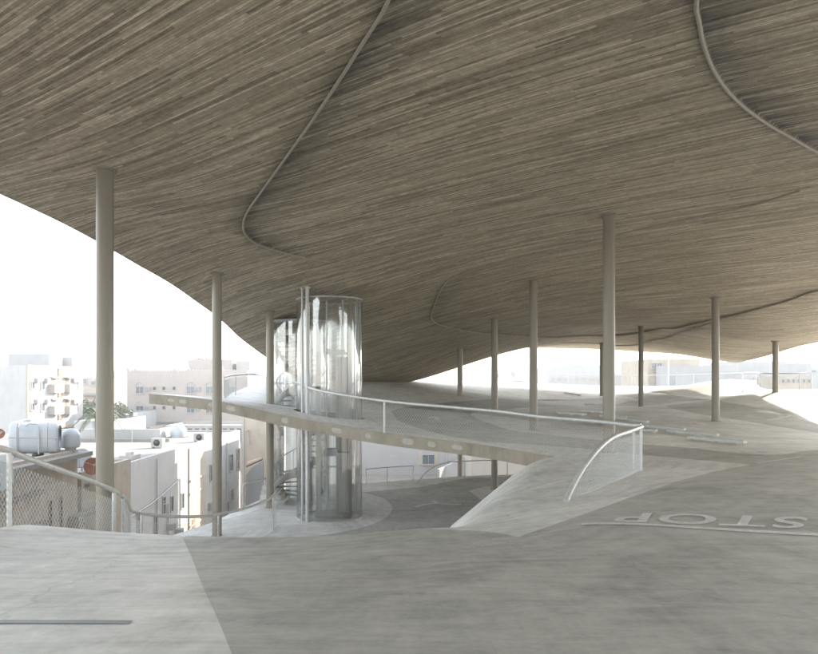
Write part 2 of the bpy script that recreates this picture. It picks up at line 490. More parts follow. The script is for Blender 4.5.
def polydist(pts, line):
    """distance, side (+1 left of travel), arc length of nearest point"""
    pts = np.asarray(pts, float); L = np.asarray(line, float)
    best = np.full(len(pts), 1e9); side = np.zeros(len(pts)); arc = np.zeros(len(pts)); s0 = 0.0
    for a, b in zip(L[:-1], L[1:]):
        ab = b - a; l = np.linalg.norm(ab)
        if l < 1e-9: continue
        t = np.clip(((pts - a) @ ab) / l**2, 0, 1)
        q = a + t[:, None]*ab; dd = np.linalg.norm(pts - q, axis=1)
        m = dd < best
        best[m] = dd[m]
        side[m] = np.sign(ab[0]*(pts[m, 1]-a[1]) - ab[1]*(pts[m, 0]-a[0]))
        arc[m] = s0 + t[m]*l; s0 += l
    return best, side, arc, s0

def triangulate(outer, lines, step, near=None):
    """triangles of the area inside outer; lines are forced edges"""
    vs = []; es = []
    def put(line, closed):
        b = len(vs); k = len(line)
        vs.extend([Vector((float(p[0]), float(p[1]))) for p in line])
        es.extend([(b+i, b+i+1) for i in range(k-1)])
        if closed: es.append((b+k-1, b))
    put(outer, True)
    for l, c in lines: put(l, c)
    o = np.asarray(outer)
    x0, y0 = o.min(0); x1, y1 = o.max(0)
    g = []
    y = y0; row = 0
    while y < y1:
        st = step if near is None else max(near[0], min(step, near[0] + (abs(y) ) * near[1]))
        xs = np.arange(x0 + (row % 2)*st/2, x1, st)
        g.append(np.stack([xs, np.full(len(xs), y)], 1)); y += st*0.87; row += 1
    g = np.concatenate(g)
    g = g[inside(g, o)]
    allp = np.array([(v.x, v.y) for v in vs])
    keep = []
    for i in range(0, len(g), 2000):
        q = g[i:i+2000]
        dm = np.sqrt(((q[:, None, :] - allp[None])**2).sum(-1)).min(1)
        keep.append(q[dm > 0.07])
    g = np.concatenate(keep)
    vs.extend([Vector((float(a), float(b))) for a, b in g])
    r = geometry.delaunay_2d_cdt(vs, es, [], 0, 1e-5)
    V = np.array([(v.x, v.y) for v in r[0]]); T = np.array([t for t in r[2]])
    cen = V[T].mean(1)
    T = T[inside(cen, o)]
    return V, T

def slab_mesh(name, parts, mats, thick, zbot=None, attr=None, flip=False):
    """parts: list of (V, T, Z, matidx per tri); welded; edges get side walls, and a back face at thickness"""
    vs = []; fs = []; mi = []; st = []
    for V, T, Z, m, a in parts:
        b = len(vs)
        vs.extend([(V[i, 0], V[i, 1], Z[i]) for i in range(len(V))])
        st.extend(list(a) if a is not None else [0.0]*len(V))
        fs.extend([tuple(int(b+i) for i in t) for t in T]); mi.extend([int(q) for q in m])
    # weld
    key = {}; remap = []
    nv = []; ns = []
    for i, p in enumerate(vs):
        k = (round(p[0], 3), round(p[1], 3), round(p[2], 2))
        if k not in key:
            key[k] = len(nv); nv.append(p); ns.append(st[i])
        remap.append(key[k])
    nf = []; nm = []
    for f, m in zip(fs, mi):
        g = tuple(remap[i] for i in f)
        if len(set(g)) == 3: nf.append(g); nm.append(m)
    # orientation up
    F2 = []
    for g in nf:
        a, b, c = (nv[i] for i in g)
        cr = (b[0]-a[0])*(c[1]-a[1]) - (b[1]-a[1])*(c[0]-a[0])
        up = cr > 0
        F2.append(g if up else (g[0], g[2], g[1]))
    edges = {}
    for g in F2:
        for i in range(3):
            e = (g[i], g[(i+1) % 3]); edges[e] = 1
    bnd = [e for e in edges if (e[1], e[0]) not in edges]
    n = len(nv)
    sg = -thick if not flip else thick
    back = [(p[0], p[1], p[2] + sg) for p in nv]
    allv = nv + back
    faces = list(F2) if not flip else [tuple(reversed(g)) for g in F2]
    fm = list(nm); sm = [True]*len(faces)
    for g in F2:
        q = tuple(i+n for i in g)
        faces.append(tuple(reversed(q)) if not flip else q); fm.append(2); sm.append(True)
    # side walls use their own vertices so that the edge stays crisp
    base = len(allv); sv = []
    for (a, b) in bnd:
        i = base + len(sv)
        sv.extend([allv[a], allv[b], allv[b+n], allv[a+n]])
        q = (i+3, i+2, i+1, i)
        faces.append(q if not flip else tuple(reversed(q))); fm.append(2); sm.append(False)
    allv = allv + sv
    me = bpy.data.meshes.new(name)
    me.from_pydata(allv, [], faces)
    for m in mats: me.materials.append(m)
    me.polygons.foreach_set('material_index', fm); me.polygons.foreach_set('use_smooth', sm)
    if attr:
        at = me.attributes.new(attr, 'FLOAT', 'POINT')
        at.data.foreach_set('value', list(ns) + [0.0]*(len(allv)-len(ns)))
    me.update()
    o = bpy.data.objects.new(name, me); COL.objects.link(o)
    return o

# --- plan outlines
def pl(px, d): return ((px - 409.0)/F*d, d)
K = [(-5.62, 9.55)] + [pl(100, 9.55), pl(200, 9.55), pl(330, 9.6), pl(390, 9.68), pl(428, 9.82), pl(455, 10.0), pl(480, 10.5), pl(502, 11.7), pl(519, 13.1), pl(535, 14.9), pl(547, 16.6), pl(556, 17.5)]
Kc = catmull(K, 0.25)
fascia = [pl(556, 17.5), pl(497, 19), pl(453, 20), pl(387, 21), pl(325, 22), pl(267, 22.8), pl(222, 23.4), pl(149, 24.5)]
backedge = [pl(149, 24.5), pl(205, 26.5), pl(223, 30), pl(232, 34), pl(244, 38), pl(253, 42), pl(263, 45), pl(268, 50), pl(300, 56), pl(380, 62)]
faredge = [pl(440, 66), pl(500, 65), pl(581, 64), pl(668, 60), pl(720, 57), pl(752, 50), pl(763, 42.7), pl(790, 40.7), pl(818, 40), pl(900, 36), (30, 31), (34, 25), (34, -24)]
leftnear = [(-5.6, -24), (-5.6, 0), (-5.6, 6), (-5.62, 9.55)]
def drop_last(l): return [tuple(p) for p in l][:-1]
U_outer = drop_last(leftnear) + [tuple(p) for p in drop_last(Kc)] + [tuple(p) for p in drop_last(catmull(fascia, 0.3))] + [tuple(p) for p in drop_last(catmull(backedge, 0.4))] + [tuple(p) for p in catmull(faredge[:12], 0.4)] + [(34, -24)]
# elevator and stair wells
EL = pl(329.5, 25.0); EL_R = 1.16
ST = pl(301, 28.6); ST_R = 1.16
def circle(c, r, n=48): return [(c[0]+r*math.cos(2*math.pi*i/n), c[1]+r*math.sin(2*math.pi*i/n)) for i in range(n)]

def up(px, py, d0=3.0): return hit(ZU, px, py, d0)
# coloured zones of the upper deck, corners read off the photograph and laid on the surface
R_stop = [(-2.9, -8)] + [pl(232+0, 4.1)] + [hit(ZU, *q) for q in ((216,615),(201,580),(190,552),(181,541))]
R_stop = [(-1.55, -24), (-1.30, 1.0), (-1.15, 3.0)] + [hit(ZU, *q, 3.0) for q in ((232,654),(216,615),(201,582),(191,556))] + [pl(183, 9.5)]
lane_right = [hit(ZU, 518, 537), hit(ZU, 560, 522.5, 8), hit(ZU, 600, 508.5, 8), hit(ZU, 640, 494, 9), hit(ZU, 676, 481.6, 9), hit(ZU, 712, 472, 10), hit(ZU, 751, 464.6, 10)]
E_top = [hit(ZU, *q, 10) for q in ((818,450),(775,455),(727,452),(684,447.5),(640,444),(590,439),(540,434),(516,431),(496,425.6),(480,419.6))]
zone1 = R_stop + [pl(260, 9.56), pl(330, 9.62), pl(400, 9.74), pl(426, 9.83)] + catmull([pl(432, 9.80), pl(455, 9.6), pl(480, 9.35), pl(502, 8.95)], .5) + lane_right \
    + [hit(ZU, *q, 12) for q in ((700,460),(645,455),(600,450),(540,445),(485,442),(443,435),(418,428),(398,421),(391,411))] \
    + [hit(ZU, *q, 15) for q in ((400,408),(420,405.5),(441,403.5),(465,401),(485,399.5),(528,399.4),(570,399.4),(600,397.8),(616,394.5),(644,392),(673,395.5),(694,398),(719,401),(744,405),(790,416),(818,424),(900,445),(1100,470))] + [(30, 5), (30, -24)]
lens = catmull([hit(ZU, *q, 14) for q in ((900,456),(818,450),(775,455),(727,452),(684,447.5),(640,444),(590,439),(540,434),(516,431),(496,425.6),(480,419.6),(471,413.6),(485,411),(502,410),(530,407),(570,406.2),(600,406),(640,406.5),(673,408.6),(694,413),(718,417),(749,421.7),(781,427),(818,433),(900,446))], 0.3, True)
sliver = [hit(ZU, *q, 20) for q in ((592,404.5),(616,395),(629,397),(640,400),(628,401),(616,405.3))]

def drop(pts):
    d, side, arc, tot = polydist(pts, Kc)
    t = arc/tot
    # slope past the crest: gentle by the left railing, steep under the petal
    m = np.interp(t, [0, 0.12, 0.34, 0.5, 0.62, 1.0], [0.20, 0.24, 0.5, 0.8, 0.85, 0.85])
    r = np.interp(t, [0, 0.3, 0.6, 1.0], [0.9, 1.0, 0.9, 0.8])
    s = np.maximum(d, 0)
    g = np.where(s < r, m*s*s/(2*r), m*(s - r/2))
    # carry on from the crest with the slope the deck has there
    kk = np.asarray(Kc); ks = np.concatenate([[0], np.cumsum(np.linalg.norm(np.diff(kk, axis=0), axis=1))])
    tg = np.gradient(kk, axis=0); tg /= np.linalg.norm(tg, axis=1)[:, None]; nn = np.stack([-tg[:, 1], tg[:, 0]], 1)
    sl = np.clip((ZU(kk) - ZU(kk - nn*0.5))/0.5, -0.2, 0.03)
    kz = np.interp(arc, ks, ZU(kk)); ksl = np.interp(arc, ks, sl)
    return kz + ksl*s - g

V, T = triangulate(U_outer, [(zone1, False), (lens, True), (sliver, True), (circle(EL, EL_R+0.12), True), (circle(ST, ST_R+0.1), True)], 0.9, (0.28, 0.014))
cen = V[T].mean(1)
ok = ~(np.hypot(*(cen-np.array(EL)).T) < EL_R+0.11) & ~(np.hypot(*(cen-np.array(ST)).T) < ST_R+0.09)
T = T[ok]; cen = cen[ok]
mi = np.where(inside(cen, zone1) & ~inside(cen, lens) & ~inside(cen, sliver), 1, 0)
ZUv = ZU(V)
# the falling sheet beyond the crest
railbase = [(-5.62, 9.55), (-5.5, 11.0), (-5.45, 12.2), (-5.5, 13.5), (-5.75, 15.0), (-5.85, 16.3), (-5.45, 18.5), (-4.7, 20.6), (-4.3, 22.2)]
rb = catmull(railbase, 0.3)
D_outer = [tuple(p) for p in Kc] + [(4.0, 18.2), (1.5, 21.5)] + [tuple(p) for p in reversed(rb[1:])]
laneD = [pl(183, 9.55), (-3.6, 11), (-3.4, 14), (-2.4, 18), (-1, 20), (3.5, 20), pl(519, 13.1), pl(478, 10.5), pl(428, 9.84), pl(400, 9.72), pl(330, 9.6)]
V2, T2 = triangulate(D_outer, [([laneD[i] for i in (0, 1, 2, 3, 4)], False), ([ (1.2,20), (0.75,14), (0.40,11.5), pl(427, 9.86)], False)], 0.3)
cen2 = V2[T2].mean(1)
laneD_poly = [pl(183, 9.55), (-3.6, 11), (-3.4, 14), (-2.4, 18), (-1, 20), (1.2, 20), (0.75, 14), (0.35, 11.5), pl(427, 9.84), pl(400, 9.72), pl(330, 9.6)]
mi2 = np.where(inside(cen2, laneD_poly), 1, 0)
ZDv = drop(V2)
onK = polydist(V2, Kc)[0] < 1e-3
ZDv[onK] = ZU(V2[onK])
upper = slab_mesh('upper_deck', [(V, T, ZUv, mi, None), (V2, T2, ZDv, mi2, None)], [M['floor_light'], M['floor_dark'], M['edge']], 0.36)
tag(upper, kind='structure')

# lower deck
L_outer = [tuple(p) for p in catmull([(5.5, 13.6), (-5.2, 13.6), (-5.6, 16.0), (-5.2, 18.4), (-5.0, 20.0), (-6.6, 21.0), pl(160, 22.2), pl(178, 22.9), pl(212, 24.4), pl(241, 27), pl(256, 28.4), pl(275, 31), pl(310, 33), pl(362, 33.4), pl(420, 34.5), pl(467, 35.5), pl(516, 36.5), (9, 36.5), (12, 30), (11, 18)], 0.35, True)]
def lo(px, py, d0=18): return hit(ZL, px, py, d0)
arcE = catmull([lo(362, 492.5), lo(380, 497), lo(391, 505), lo(391, 512), lo(380, 521), lo(357, 529), lo(330, 534), lo(305, 538)], 0.25)
zoneL = [tuple(p) for p in arcE] + [(-3.0, 15), (0, 13), (12, 14), (12, 37)] + [lo(516, 476.2), lo(467, 478.2), lo(420, 487), lo(390, 489.6)]
wedge = [lo(469, 491), lo(476, 496), lo(484, 502), lo(505, 502), lo(520, 488), lo(500, 485.5), lo(484, 486.5)]
V3, T3 = triangulate(L_outer, [(zoneL, True), (wedge, True)], 0.5)
cen3 = V3[T3].mean(1)
mi3 = np.where(inside(cen3, zoneL) & ~inside(cen3, wedge), 1, 0)
lower = slab_mesh('lower_deck', [(V3, T3, ZL(V3), mi3, None)], [M['floor_light'], M['floor_dark'], M['edge']], 0.4)
tag(lower, kind='structure')

# roof soffit with its three stepped drip edges
def cl(px, py, d0=5.0): return hit(ZC, px, py, d0, 90, below=False)
lip1 = catmull([(1.6, -2.6), (0.75, 2), (0.1, 6.0)] + [cl(*q) for q in ((388,0),(364,40),(340,78),(312,120),(285,158),(262,190),(247,212),(243,224),(246,235),(256,243),(272,249),(298,256),(330,262))], 0.2)
lip2 = catmull([(3.6, -2.6), (3.3, 2), (3.18, 5.5)] + [cl(*q) for q in ((697,-6),(699,20),(704,45),(715,72),(731,94),(750,111),(770,125),(795,139),(818,152),(850,167),(890,183),(930,196))], 0.2)
lip3 = catmull([cl(*q) for q in ((800,190),(760,203),(700,216),(640,229),(590,241),(540,253),(505,261),(470,271),(450,279),(440,291),(433,309),(431,316),(434,322),(448,327),(480,333),(520,336),(560,337),(610,335.5),(650,331),(690,325),(713,320),(750,311),(790,300),(818,291))] + [(18,26), (21,24)], 0.25)
lip4 = catmull([cl(*q, 15) for q in ((560,343),(618,345.5),(650,341),(674,335.5),(695,328),(713,321.5))], 0.3)
def offset(line, d):
    L = np.asarray(line); t = np.gradient(L, axis=0); t /= np.linalg.norm(t, axis=1)[:, None]
    return [tuple(p) for p in (L + np.stack([-t[:, 1], t[:, 0]], 1)*d)]
lips = [(lip1, -1, 0.05, 1.2, 3.0, 1.1), (lip2, -1, 0.05, 1.4, 0.5, 1.2), (lip3, -1, 0.03, 1.2, 5.0, 0.6), (lip4, -1, 0.03, 1.2, 3.0, 0.25)]
C_outer = drop_last(catmull([(27, -4.5), (-19, -4.5)], 1.0)) + [tuple(p) for p in drop_last(catmull([(-19, -4.5), (-16, 4), (-12, 8.5), pl(-110, 12.0), pl(0, 15), pl(60, 17), pl(130, 20), pl(190, 24), pl(240, 30), pl(268, 36), pl(290, 45), pl(320, 51)], 0.4))] \
    + [tuple(p) for p in catmull([pl(330, 51.5), pl(400, 51), pl(430, 52), pl(450, 54), pl(475, 56), pl(500, 58), pl(560, 60), pl(600, 60), pl(640, 58), pl(700, 52), pl(740, 46), pl(775, 43), pl(818, 38), pl(900, 33), (24.2, 20), (26, 5), (27, -4.5)], 0.4)]
lines = []
for l, sd_, *_ in lips:
    l2 = offset(l, 0.035*sd_)
    lines += [([tuple(p) for p in l], False), (l2, False), (offset(l, 0.35*sd_), False)]
lines = [([p for p in l if inside([p], C_outer)[0]], c) for l, c in lines]
V4, T4 = triangulate(C_outer, lines, 0.9, (0.4, 0.01))
Z4 = ZC(V4); shade_stain = np.zeros(len(V4))
for l, sd_, h, rad, fade, stn in lips:
    d, side, arc, tot = polydist(V4, l)
    a = np.clip((tot - arc)/fade, 0, 1); a = a*a*(3-2*a)
    if l is lip3 or l is lip4: 
        a2 = np.clip((arc-6.0)/8.0, 0, 1) if l is lip3 else np.clip(arc/4.0, 0, 1); a = a*a2
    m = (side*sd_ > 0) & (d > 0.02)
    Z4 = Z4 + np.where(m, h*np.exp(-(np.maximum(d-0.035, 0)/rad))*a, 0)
    shade_stain = np.maximum(shade_stain, np.where(m, stn*np.exp(-(d/0.42))*a, 0.30*stn*np.exp(-(d/0.15))*a))  # painted shade and dirt, strongest right beside each lip
roof = slab_mesh('roof_slab', [(V4, T4, Z4, np.zeros(len(T4)), shade_stain)], [M['ceiling'], M['edge'], M['edge']], 0.32, attr='shade_stain', flip=True)
tag(roof, kind='structure')

for l, lab in ((lip1, 'long pale drip edge hooking round under the roof, left'), (lip2, 'pale drip edge sweeping down at the upper right of the roof'),
               (lip3, 'thin drip edge folding back on itself above the middle columns'), (lip4, 'faint short drip edge near the far rim of the roof')):
    L = np.asarray(l)
    L = L[inside(L, C_outer)]
    z = ZC(L)
    r = {id(lip1): 0.026, id(lip2): 0.028, id(lip3): 0.026}.get(id(l), 0.028)
    mb = MB(); mb.tube([(p[0], p[1], q - 0.012) for p, q in zip(L, z)], r, 8)
    tag(mb.build('drip_edge', M['lip']), lab, 'drip edge', 'drip edges under the roof')

# repair patches on the slab edge: part of the deck
fa = np.asarray(catmull(fascia, 0.05)); seg = fa
pxs = 409 + F*fa[:, 0]/fa[:, 1]
pm = MB()
for (pc, py0, wpx, hpx) in ((171,397.5,8,3.2),(183,399.5,9,4),(212,407,9,4),(231,413,10,5),(285,424,8,5.5),(337,434,11,5),(368,440,8,4.5),(408,444.5,12,6),(431,445.5,9,5.5),(457,450.5,12,4.5)):
    idx = [i for i in range(len(fa)) if abs(pxs[i]-pc) <= wpx/2]
    if len(idx) < 2: continue
    idx = idx[::max(1, len(idx)//6)]
    n = len(idx); top = []; bot = []
    for j, i in enumerate(idx):
        d = fa[i, 1]; t = j/(n-1)
        sh = (1 - abs(2*t-1)**8)**0.5*0.6 + 0.4
        zc = ZU.at(*fa[i]) - 0.17; hh = hpx/F*d/2*sh
        a = fa[min(i+1, len(fa)-1)] - fa[max(i-1, 0)]; a /= np.linalg.norm(a)
        nx, ny = -a[1], a[0]
        if ny > 0: nx, ny = -nx, -ny
        hh = min(hh, 0.15)
        jit = random.uniform(-0.012, 0.012)
        top.append((fa[i, 0]+nx*0.006, d+ny*0.006, zc+hh+jit)); bot.append((fa[i, 0]+nx*0.006, d+ny*0.006, zc-hh+jit))
    pm.add(top + bot, [(j, j+1, n+j+1, n+j) for j in range(n-1)])
pm.build('repair_patch', M['patch'], upper)

# ------------------------------------------------------------------ columns
def gz(x, y): return 0.0
cols = [  # px, distance, base rule, label
    (105, 12.9, 'ground', 'thick beige column nearest the camera, beside the mesh fence at left'),
    (217, 22.0, 'low', 'second beige column from the left, crossing in front of the pointed ramp tip'),
    (270, 27.0, 'low', 'beige column standing just left of the glass cylinder'),
    (460, 40.0, 'ground', 'short dark column beside the point where the roof meets the deck'),
    (494.5, 32.0, 'low', 'slim column left of the centre, its foot on the far grey lane'),
    (533.5, 26.0, 'up', 'beige column in the middle, behind the ramp railing'),
    (609, 17.5, 'up', 'tall thick column behind the curved end of the ramp railing'),
    (601.5, 50.0, 'up', 'thin far column half hidden by the thick one'),
    (641, 42.0, 'up', 'thin column right of the thick one, in front of the bright rim'),
    (715.5, 28.0, 'up', 'column standing behind the row of wheel stops at right'),
    (775.5, 36.0, 'up', 'short column at the far right on the sunlit floor'),
]
COLR = 0.148
for i, (px, d, rule, lab) in enumerate(cols):
    x, y = pl(px, d)
    zt = ZC.at(x, y)
    zb = {'ground': 0.0, 'low': ZL.at(x, y), 'up': ZU.at(x, y)}[rule]
    e = empty('column', (x, y, zb))
    tag(e, lab, 'column', 'round columns carrying the roof')
    R = COLR if px != 105 else 0.155
    if px == 601.5: R = 0.13
    mb = MB(); mb.cyl((x, y), R, zb - 0.05, zt + 0.05, 40)
    mb.build('shaft', M['column'], e)
    mb = MB(); mb.lathe((x, y), [(R+0.002, zt-0.03), (R+0.06, zt-0.028), (R+0.06, zt+0.05)], 40)
    mb.build('collar', M['edge'], e)
    if rule != 'ground':
        mb = MB(); mb.lathe((x, y), [(R+0.035, zb-0.05), (R+0.035, zb+0.012), (R+0.002, zb+0.022)], 40)
        mb.build('base_ring', M['edge'], e)

# ------------------------------------------------------------------ railings
def railing(lab, base, h, posts, cell=0.075, wire=0.0022, rr=0.04, group='tube and mesh railings along the deck edges', post_r=0.03, mesh=True):
    """base: list of (x,y,z); h: height or list of heights along it; posts: arc fractions"""
    base = [np.array(b, float) for b in base]
    hs = h if hasattr(h, '__len__') else [h]*len(base)
    q = [np.append(b, hh) for b, hh in zip(base, hs)]
    q = np.array(catmull(q, 0.12))
    s = np.concatenate([[0], np.cumsum(np.linalg.norm(np.diff(q[:, :3], axis=0), axis=1))])
    S_ = s[-1]
    def at(a):
        a = min(max(a, 0), S_)
        return np.array([np.interp(a, s, q[:, j]) for j in range(4)])
    e = empty('railing', tuple(q[len(q)//2][:3]))
    tag(e, lab, 'railing', group)
    mb = MB(); mb.tube([(p[0], p[1], p[2]+p[3]) for p in q[::1]], rr, 10); mb.build('top_rail', M['galv'], e)
    for t in posts:
        p = at(t*S_)
        if p[3] < 0.15: continue
        mb = MB(); mb.cyl((p[0], p[1]), post_r, p[2]-0.05, p[2]+p[3]-0.01, 12)
        mb.box(p[0]-0.05, p[0]+0.05, p[1]-0.05, p[1]+0.05, p[2]-0.02, p[2]+0.012)
        mb.build('post', M['galv'], e)
    if mesh:
        mb = MB()
        hmax = max(hs); slope = 1.35     # height per length
        n = int((S_ + hmax/slope)/cell) + 2
        off = 0.012
        for fam in (1, -1):
            for i in range(-2, n+2):
                s0 = i*cell - (hmax/slope if fam == 1 else 0)
                pts = []
                for t in np.linspace(0, 1, 7):
                    sa = s0 + fam*t*hmax/slope if fam == 1 else s0 - t*hmax/slope
                    if sa < 0 or sa > S_: continue
                    p = at(sa); zz = t*hmax
                    if zz > p[3] - 0.01: break
                    pts.append((p[0], p[1], p[2] + 0.02 + zz))
                if len(pts) > 1: mb.tube(pts, wire, 3, caps=False, smooth=False)
        # bottom cable
        mb.tube([(p[0], p[1], p[2]+0.03) for p in q], wire*1.6, 4, caps=False)
        mb.build('wire_mesh', M['wire'], e)
    return e

def from_top(l, h):
    out = []
    for px, py, d in l:
        p = P(px, py, d); out.append((p.x, p.y, p.z - h))
    return out
# R1/R2: the near left fence following the slab edge and sweeping back
def zD(x, y):
    p = np.array([[x, y]])
    if inside(p, D_outer)[0] or y > 9.55:
        return float(drop(p)[0])
    return float(ZU(p)[0])
H1 = 1.12
r1 = [(-6.6, 5.0, CZ-1.55), (-6.0, 7.3, CZ-1.72)] + from_top([(0,448,9.6),(20,455.5,10.05),(60,470,10.9),(95,482.5,11.9),(118,493,12.9)], H1)
railing('mesh fence with a thick handrail falling from the left edge past the nearest column', r1, H1, [0.02, 0.30, 0.60, 0.975], 0.075, 0.0042, 0.042, post_r=0.036)
r2 = from_top([(121,495,13.1),(127,501,13.7),(129.5,508,14.6),(133,511.5,15.4),(147,514.3,16.3),(175,516.6,17.5),(205,516,18.6),(235,511,19.9),(258,504,21.2),(271,497.5,22.0),(277,492,23.0)], H1)
railing('low curved railing with brown handrail bending round below the second column', r2, H1, [0.02, 0.30, 0.62, 0.93], 0.08, 0.0036, 0.04, post_r=0.03)
r3 = from_top([(278,499,22.9)], 0.0)
# R3 on the far edge of the lower deck
r3 = [(x, y, ZL.at(x, y)) for x, y in (pl(243, 27.1), pl(247,27.6), pl(262, 28.9), pl(280, 31.2), pl(312, 32.9), pl(362, 33.2))]
railing('far railing on the edge of the lower floor, behind the spiral stair', r3, 0.85, [0.0, 0.25, 0.5, 0.75, 0.98], 0.12, 0.002)
r3b = [(x, y, ZL.at(x, y)) for x, y in (pl(366, 33.2), pl(390, 33.8), pl(414, 34.2))]
railing('pale low railing before the sunlit yard under the ramp', r3b, 0.7, [0.0, 0.45, 0.98], 0.14, 0.002, 0.022)
r5 = [(x, y, ZL.at(x, y)) for x, y in (pl(417, 33.0), pl(424, 33.6), pl(434, 34.3), pl(446, 34.8), pl(467, 35.2), pl(500, 35.9), pl(530, 36.3), pl(580, 36.4))]
railing('railing curving up out of the lower grey lane below the ramp', r5, [0.02, 0.36, 0.62, 0.76, 0.8, 0.8, 0.8, 0.8], [0.35, 0.6, 0.9], 0.14, 0.002, 0.026)
# R4 on the ramp, ending in the tall end post
base4 = [(x, y, ZU.at(x, y)) for x, y in (pl(224, 30.3), pl(233, 33.0), pl(256, 35.8), pl(280, 31.5), pl(298, 26.6), pl(324, 22.4), pl(387, 21.15), pl(454, 20.15), pl(500, 19.15), pl(540, 18.0), pl(575, 16.9), pl(610, 15.9), pl(632, 15.2), pl(641, 15.0))]
railing('long railing along the edge of the cantilevered ramp', base4, [0.95]*14, [0.0, 0.10, 0.42, 0.565, 0.72, 0.994], 0.08, 0.0028, 0.045)
base4b = [(x, y, ZU.at(x, y)) for x, y in (up(641.5, 470.3, 9), up(628, 477, 9), up(612, 483.5, 9), up(597, 490, 9), up(582, 496, 9), up(570, 500.5, 9), up(566, 502.5, 9))]
def need(px, py, b): return max(0.03, (CZ - (py-HZ)/F*b[1]) - b[2])
h4 = [need(641, 427, base4b[0]), need(628, 432, base4b[1]), need(612, 438, base4b[2]), need(597, 450.5, base4b[3]), need(582, 470, base4b[4]), need(570, 492, base4b[5]), 0.02]
railing('railing end curving down to the pale floor like a quarter circle', base4b, h4, [0.012], 0.07, 0.0036, 0.05)
# R6 railing on the raised back corner
base6 = [(x+0.15, y, ZU.at(x, y)) for x, y in (pl(255, 42), pl(264, 45), pl(274, 47), pl(300, 50), pl(330,51.5))]
railing('distant railing on the raised corner behind the glass cylinder', base6, 0.95, [0.0, 0.4, 0.9], 0.15, 0.002, 0.026)
# far rim
base7 = []
for x, y in faredge[:9]:
    base7.append((x*0.995, y*0.99, ZU.at(x*0.995, y*0.99)))
railing('long railing round the far bright rim of the deck', base7, 0.95, [0.02, 0.14, 0.27, 0.40, 0.52, 0.66, 0.80, 0.90, 0.99], 0.2, 0.0025, 0.036)
base8 = [(x-0.2, y-0.4, ZU.at(x-0.2, y-0.4)) for x, y in (pl(797, 40.4), pl(820, 40), pl(900, 36.2), (29.5, 31.2))]
railing('railing on the sunlit floor at the right edge of the photo', base8, 0.95, [0.01, 0.3, 0.6, 0.95], 0.2, 0.0025, 0.032)

# thin lamp-like pole on the rim
x, y = pl(668, 58.0); z = ZU.at(x, y)
mb = MB(); mb.cyl((x, y), 0.07, z-0.05, z+2.5, 16); mb.cyl((x, y), 0.16, z-0.02, z+0.05, 16)
tag(mb.build('rim_pole', M['galv']), 'thin pale pole standing at the bright far rim of the deck', 'pole')

# ------------------------------------------------------------------ wheel stops
def wheel_stop(a, b, i):
    A = Vector((*a, ZU.at(*a))); B = Vector((*b, ZU.at(*b)))
    mid = (A+B)/2
    e = empty('wheel_stop', mid)
    dr = (B-A).normalized()
    mb = MB(); up_ = Vector((0, 0, 0.07))
    # bevelled beam: octagonal section
    L = (B-A).length; n_ = Vector((-dr.y, dr.x, 0)).normalized()
    prof = [(-.06,-.035),(-.06,.02),(-.045,.038),(.045,.038),(.06,.02),(.06,-.035)]
    vs = []
    for P0 in (A+up_, B+up_):
        for (u, v) in prof: vs.append(P0 + n_*u + Vector((0, 0, v)))
    n = len(prof)
    mb.add(vs, [(j, (j+1) % n, n+(j+1) % n, n+j) for j in range(n)] + [tuple(range(n)), tuple(reversed(range(n, 2*n)))])
    mb.build('beam', M['stopbeam'], e)
    for t in (0.12, 0.5, 0.88):
        p = A.lerp(B, t)
        mb = MB(); mb.box(p.x-0.05, p.x+0.05, p.y-0.05, p.y+0.05, p.z-0.02, p.z+0.036)
        mb.build('foot', M['stopbeam'], e)
    return e
M['stopbeam'] = plain('wheel_stop_concrete', (0.52, 0.52, 0.50), 0.6, var=0.1, scale=6)
stops = [((689,439.5),(745,444.5),'longest and nearest wheel stop at the right end of the row'),
         ((668,432.5),(718,437.3),'wheel stop second from the right end of the row'),
         ((645,427.5),(685,431.5),'wheel stop third from the right, just right of the curved railing end'),
         ((634,431.2),(657,432.6),'short wheel stop right beside the railing end post'),
         ((614,419),(648,423.5),'wheel stop just behind the curved railing top, right of the thick column'),
         ((588,423.5),(624,425.6),'wheel stop crossing behind the foot of the thick column'),
         ((600,417.3),(627,419),'wheel stop behind the thick column, a little above the railing'),
         ((557,414),(586,415.8),'leftmost wheel stop, almost hidden by the ramp handrail'),
         ((580,411.9),(604,413.2),'wheel stop left of the thick column, above the handrail'),
         ((584,405.4),(604,406.6),'wheel stop far left of the thick column at the lane edge'),
         ((564,393.6),(581,396),'lone bluish wheel stop far back between the middle and thick columns')]
for i, (a, b, lab) in enumerate(stops):
    e = wheel_stop(up(*a, 14), up(*b, 14), i)
    tag(e, lab, 'wheel stop', 'parking wheel stops on the far floor')

# ------------------------------------------------------------------ painted markings
def drape(poly, Z, lift=0.006):
    return [(x, y, Z.at(x, y) + lift) for x, y in poly]
def stripe(name, lab, cat, Z, line, wd, group=None, mat='paint', taper=None):
    l = np.array(catmull(line, 0.15)); t = np.gradient(l, axis=0); t /= np.linalg.norm(t, axis=1)[:, None]
    nrm = np.stack([-t[:, 1], t[:, 0]], 1)
    mb = MB(); n = len(l)
    ww = np.full(n, wd) if taper is None else np.interp(np.linspace(0, 1, n), np.linspace(0, 1, len(taper)), taper)
    a = l + nrm*ww[:, None]/2; b = l - nrm*ww[:, None]/2
    za = Z(a) + 0.006; zb = Z(b) + 0.006
    vs = [(p[0], p[1], z) for p, z in zip(a, za)] + [(p[0], p[1], z) for p, z in zip(b, zb)]
    mb.add(vs, [(i, n+i, n+i+1, i+1) for i in range(n-1)], 0, True)
    return tag(mb.build(name, M[mat]), lab, cat, group)
s0, s1, s2 = up(581.5, 524.5), up(696, 528), up(818, 535)
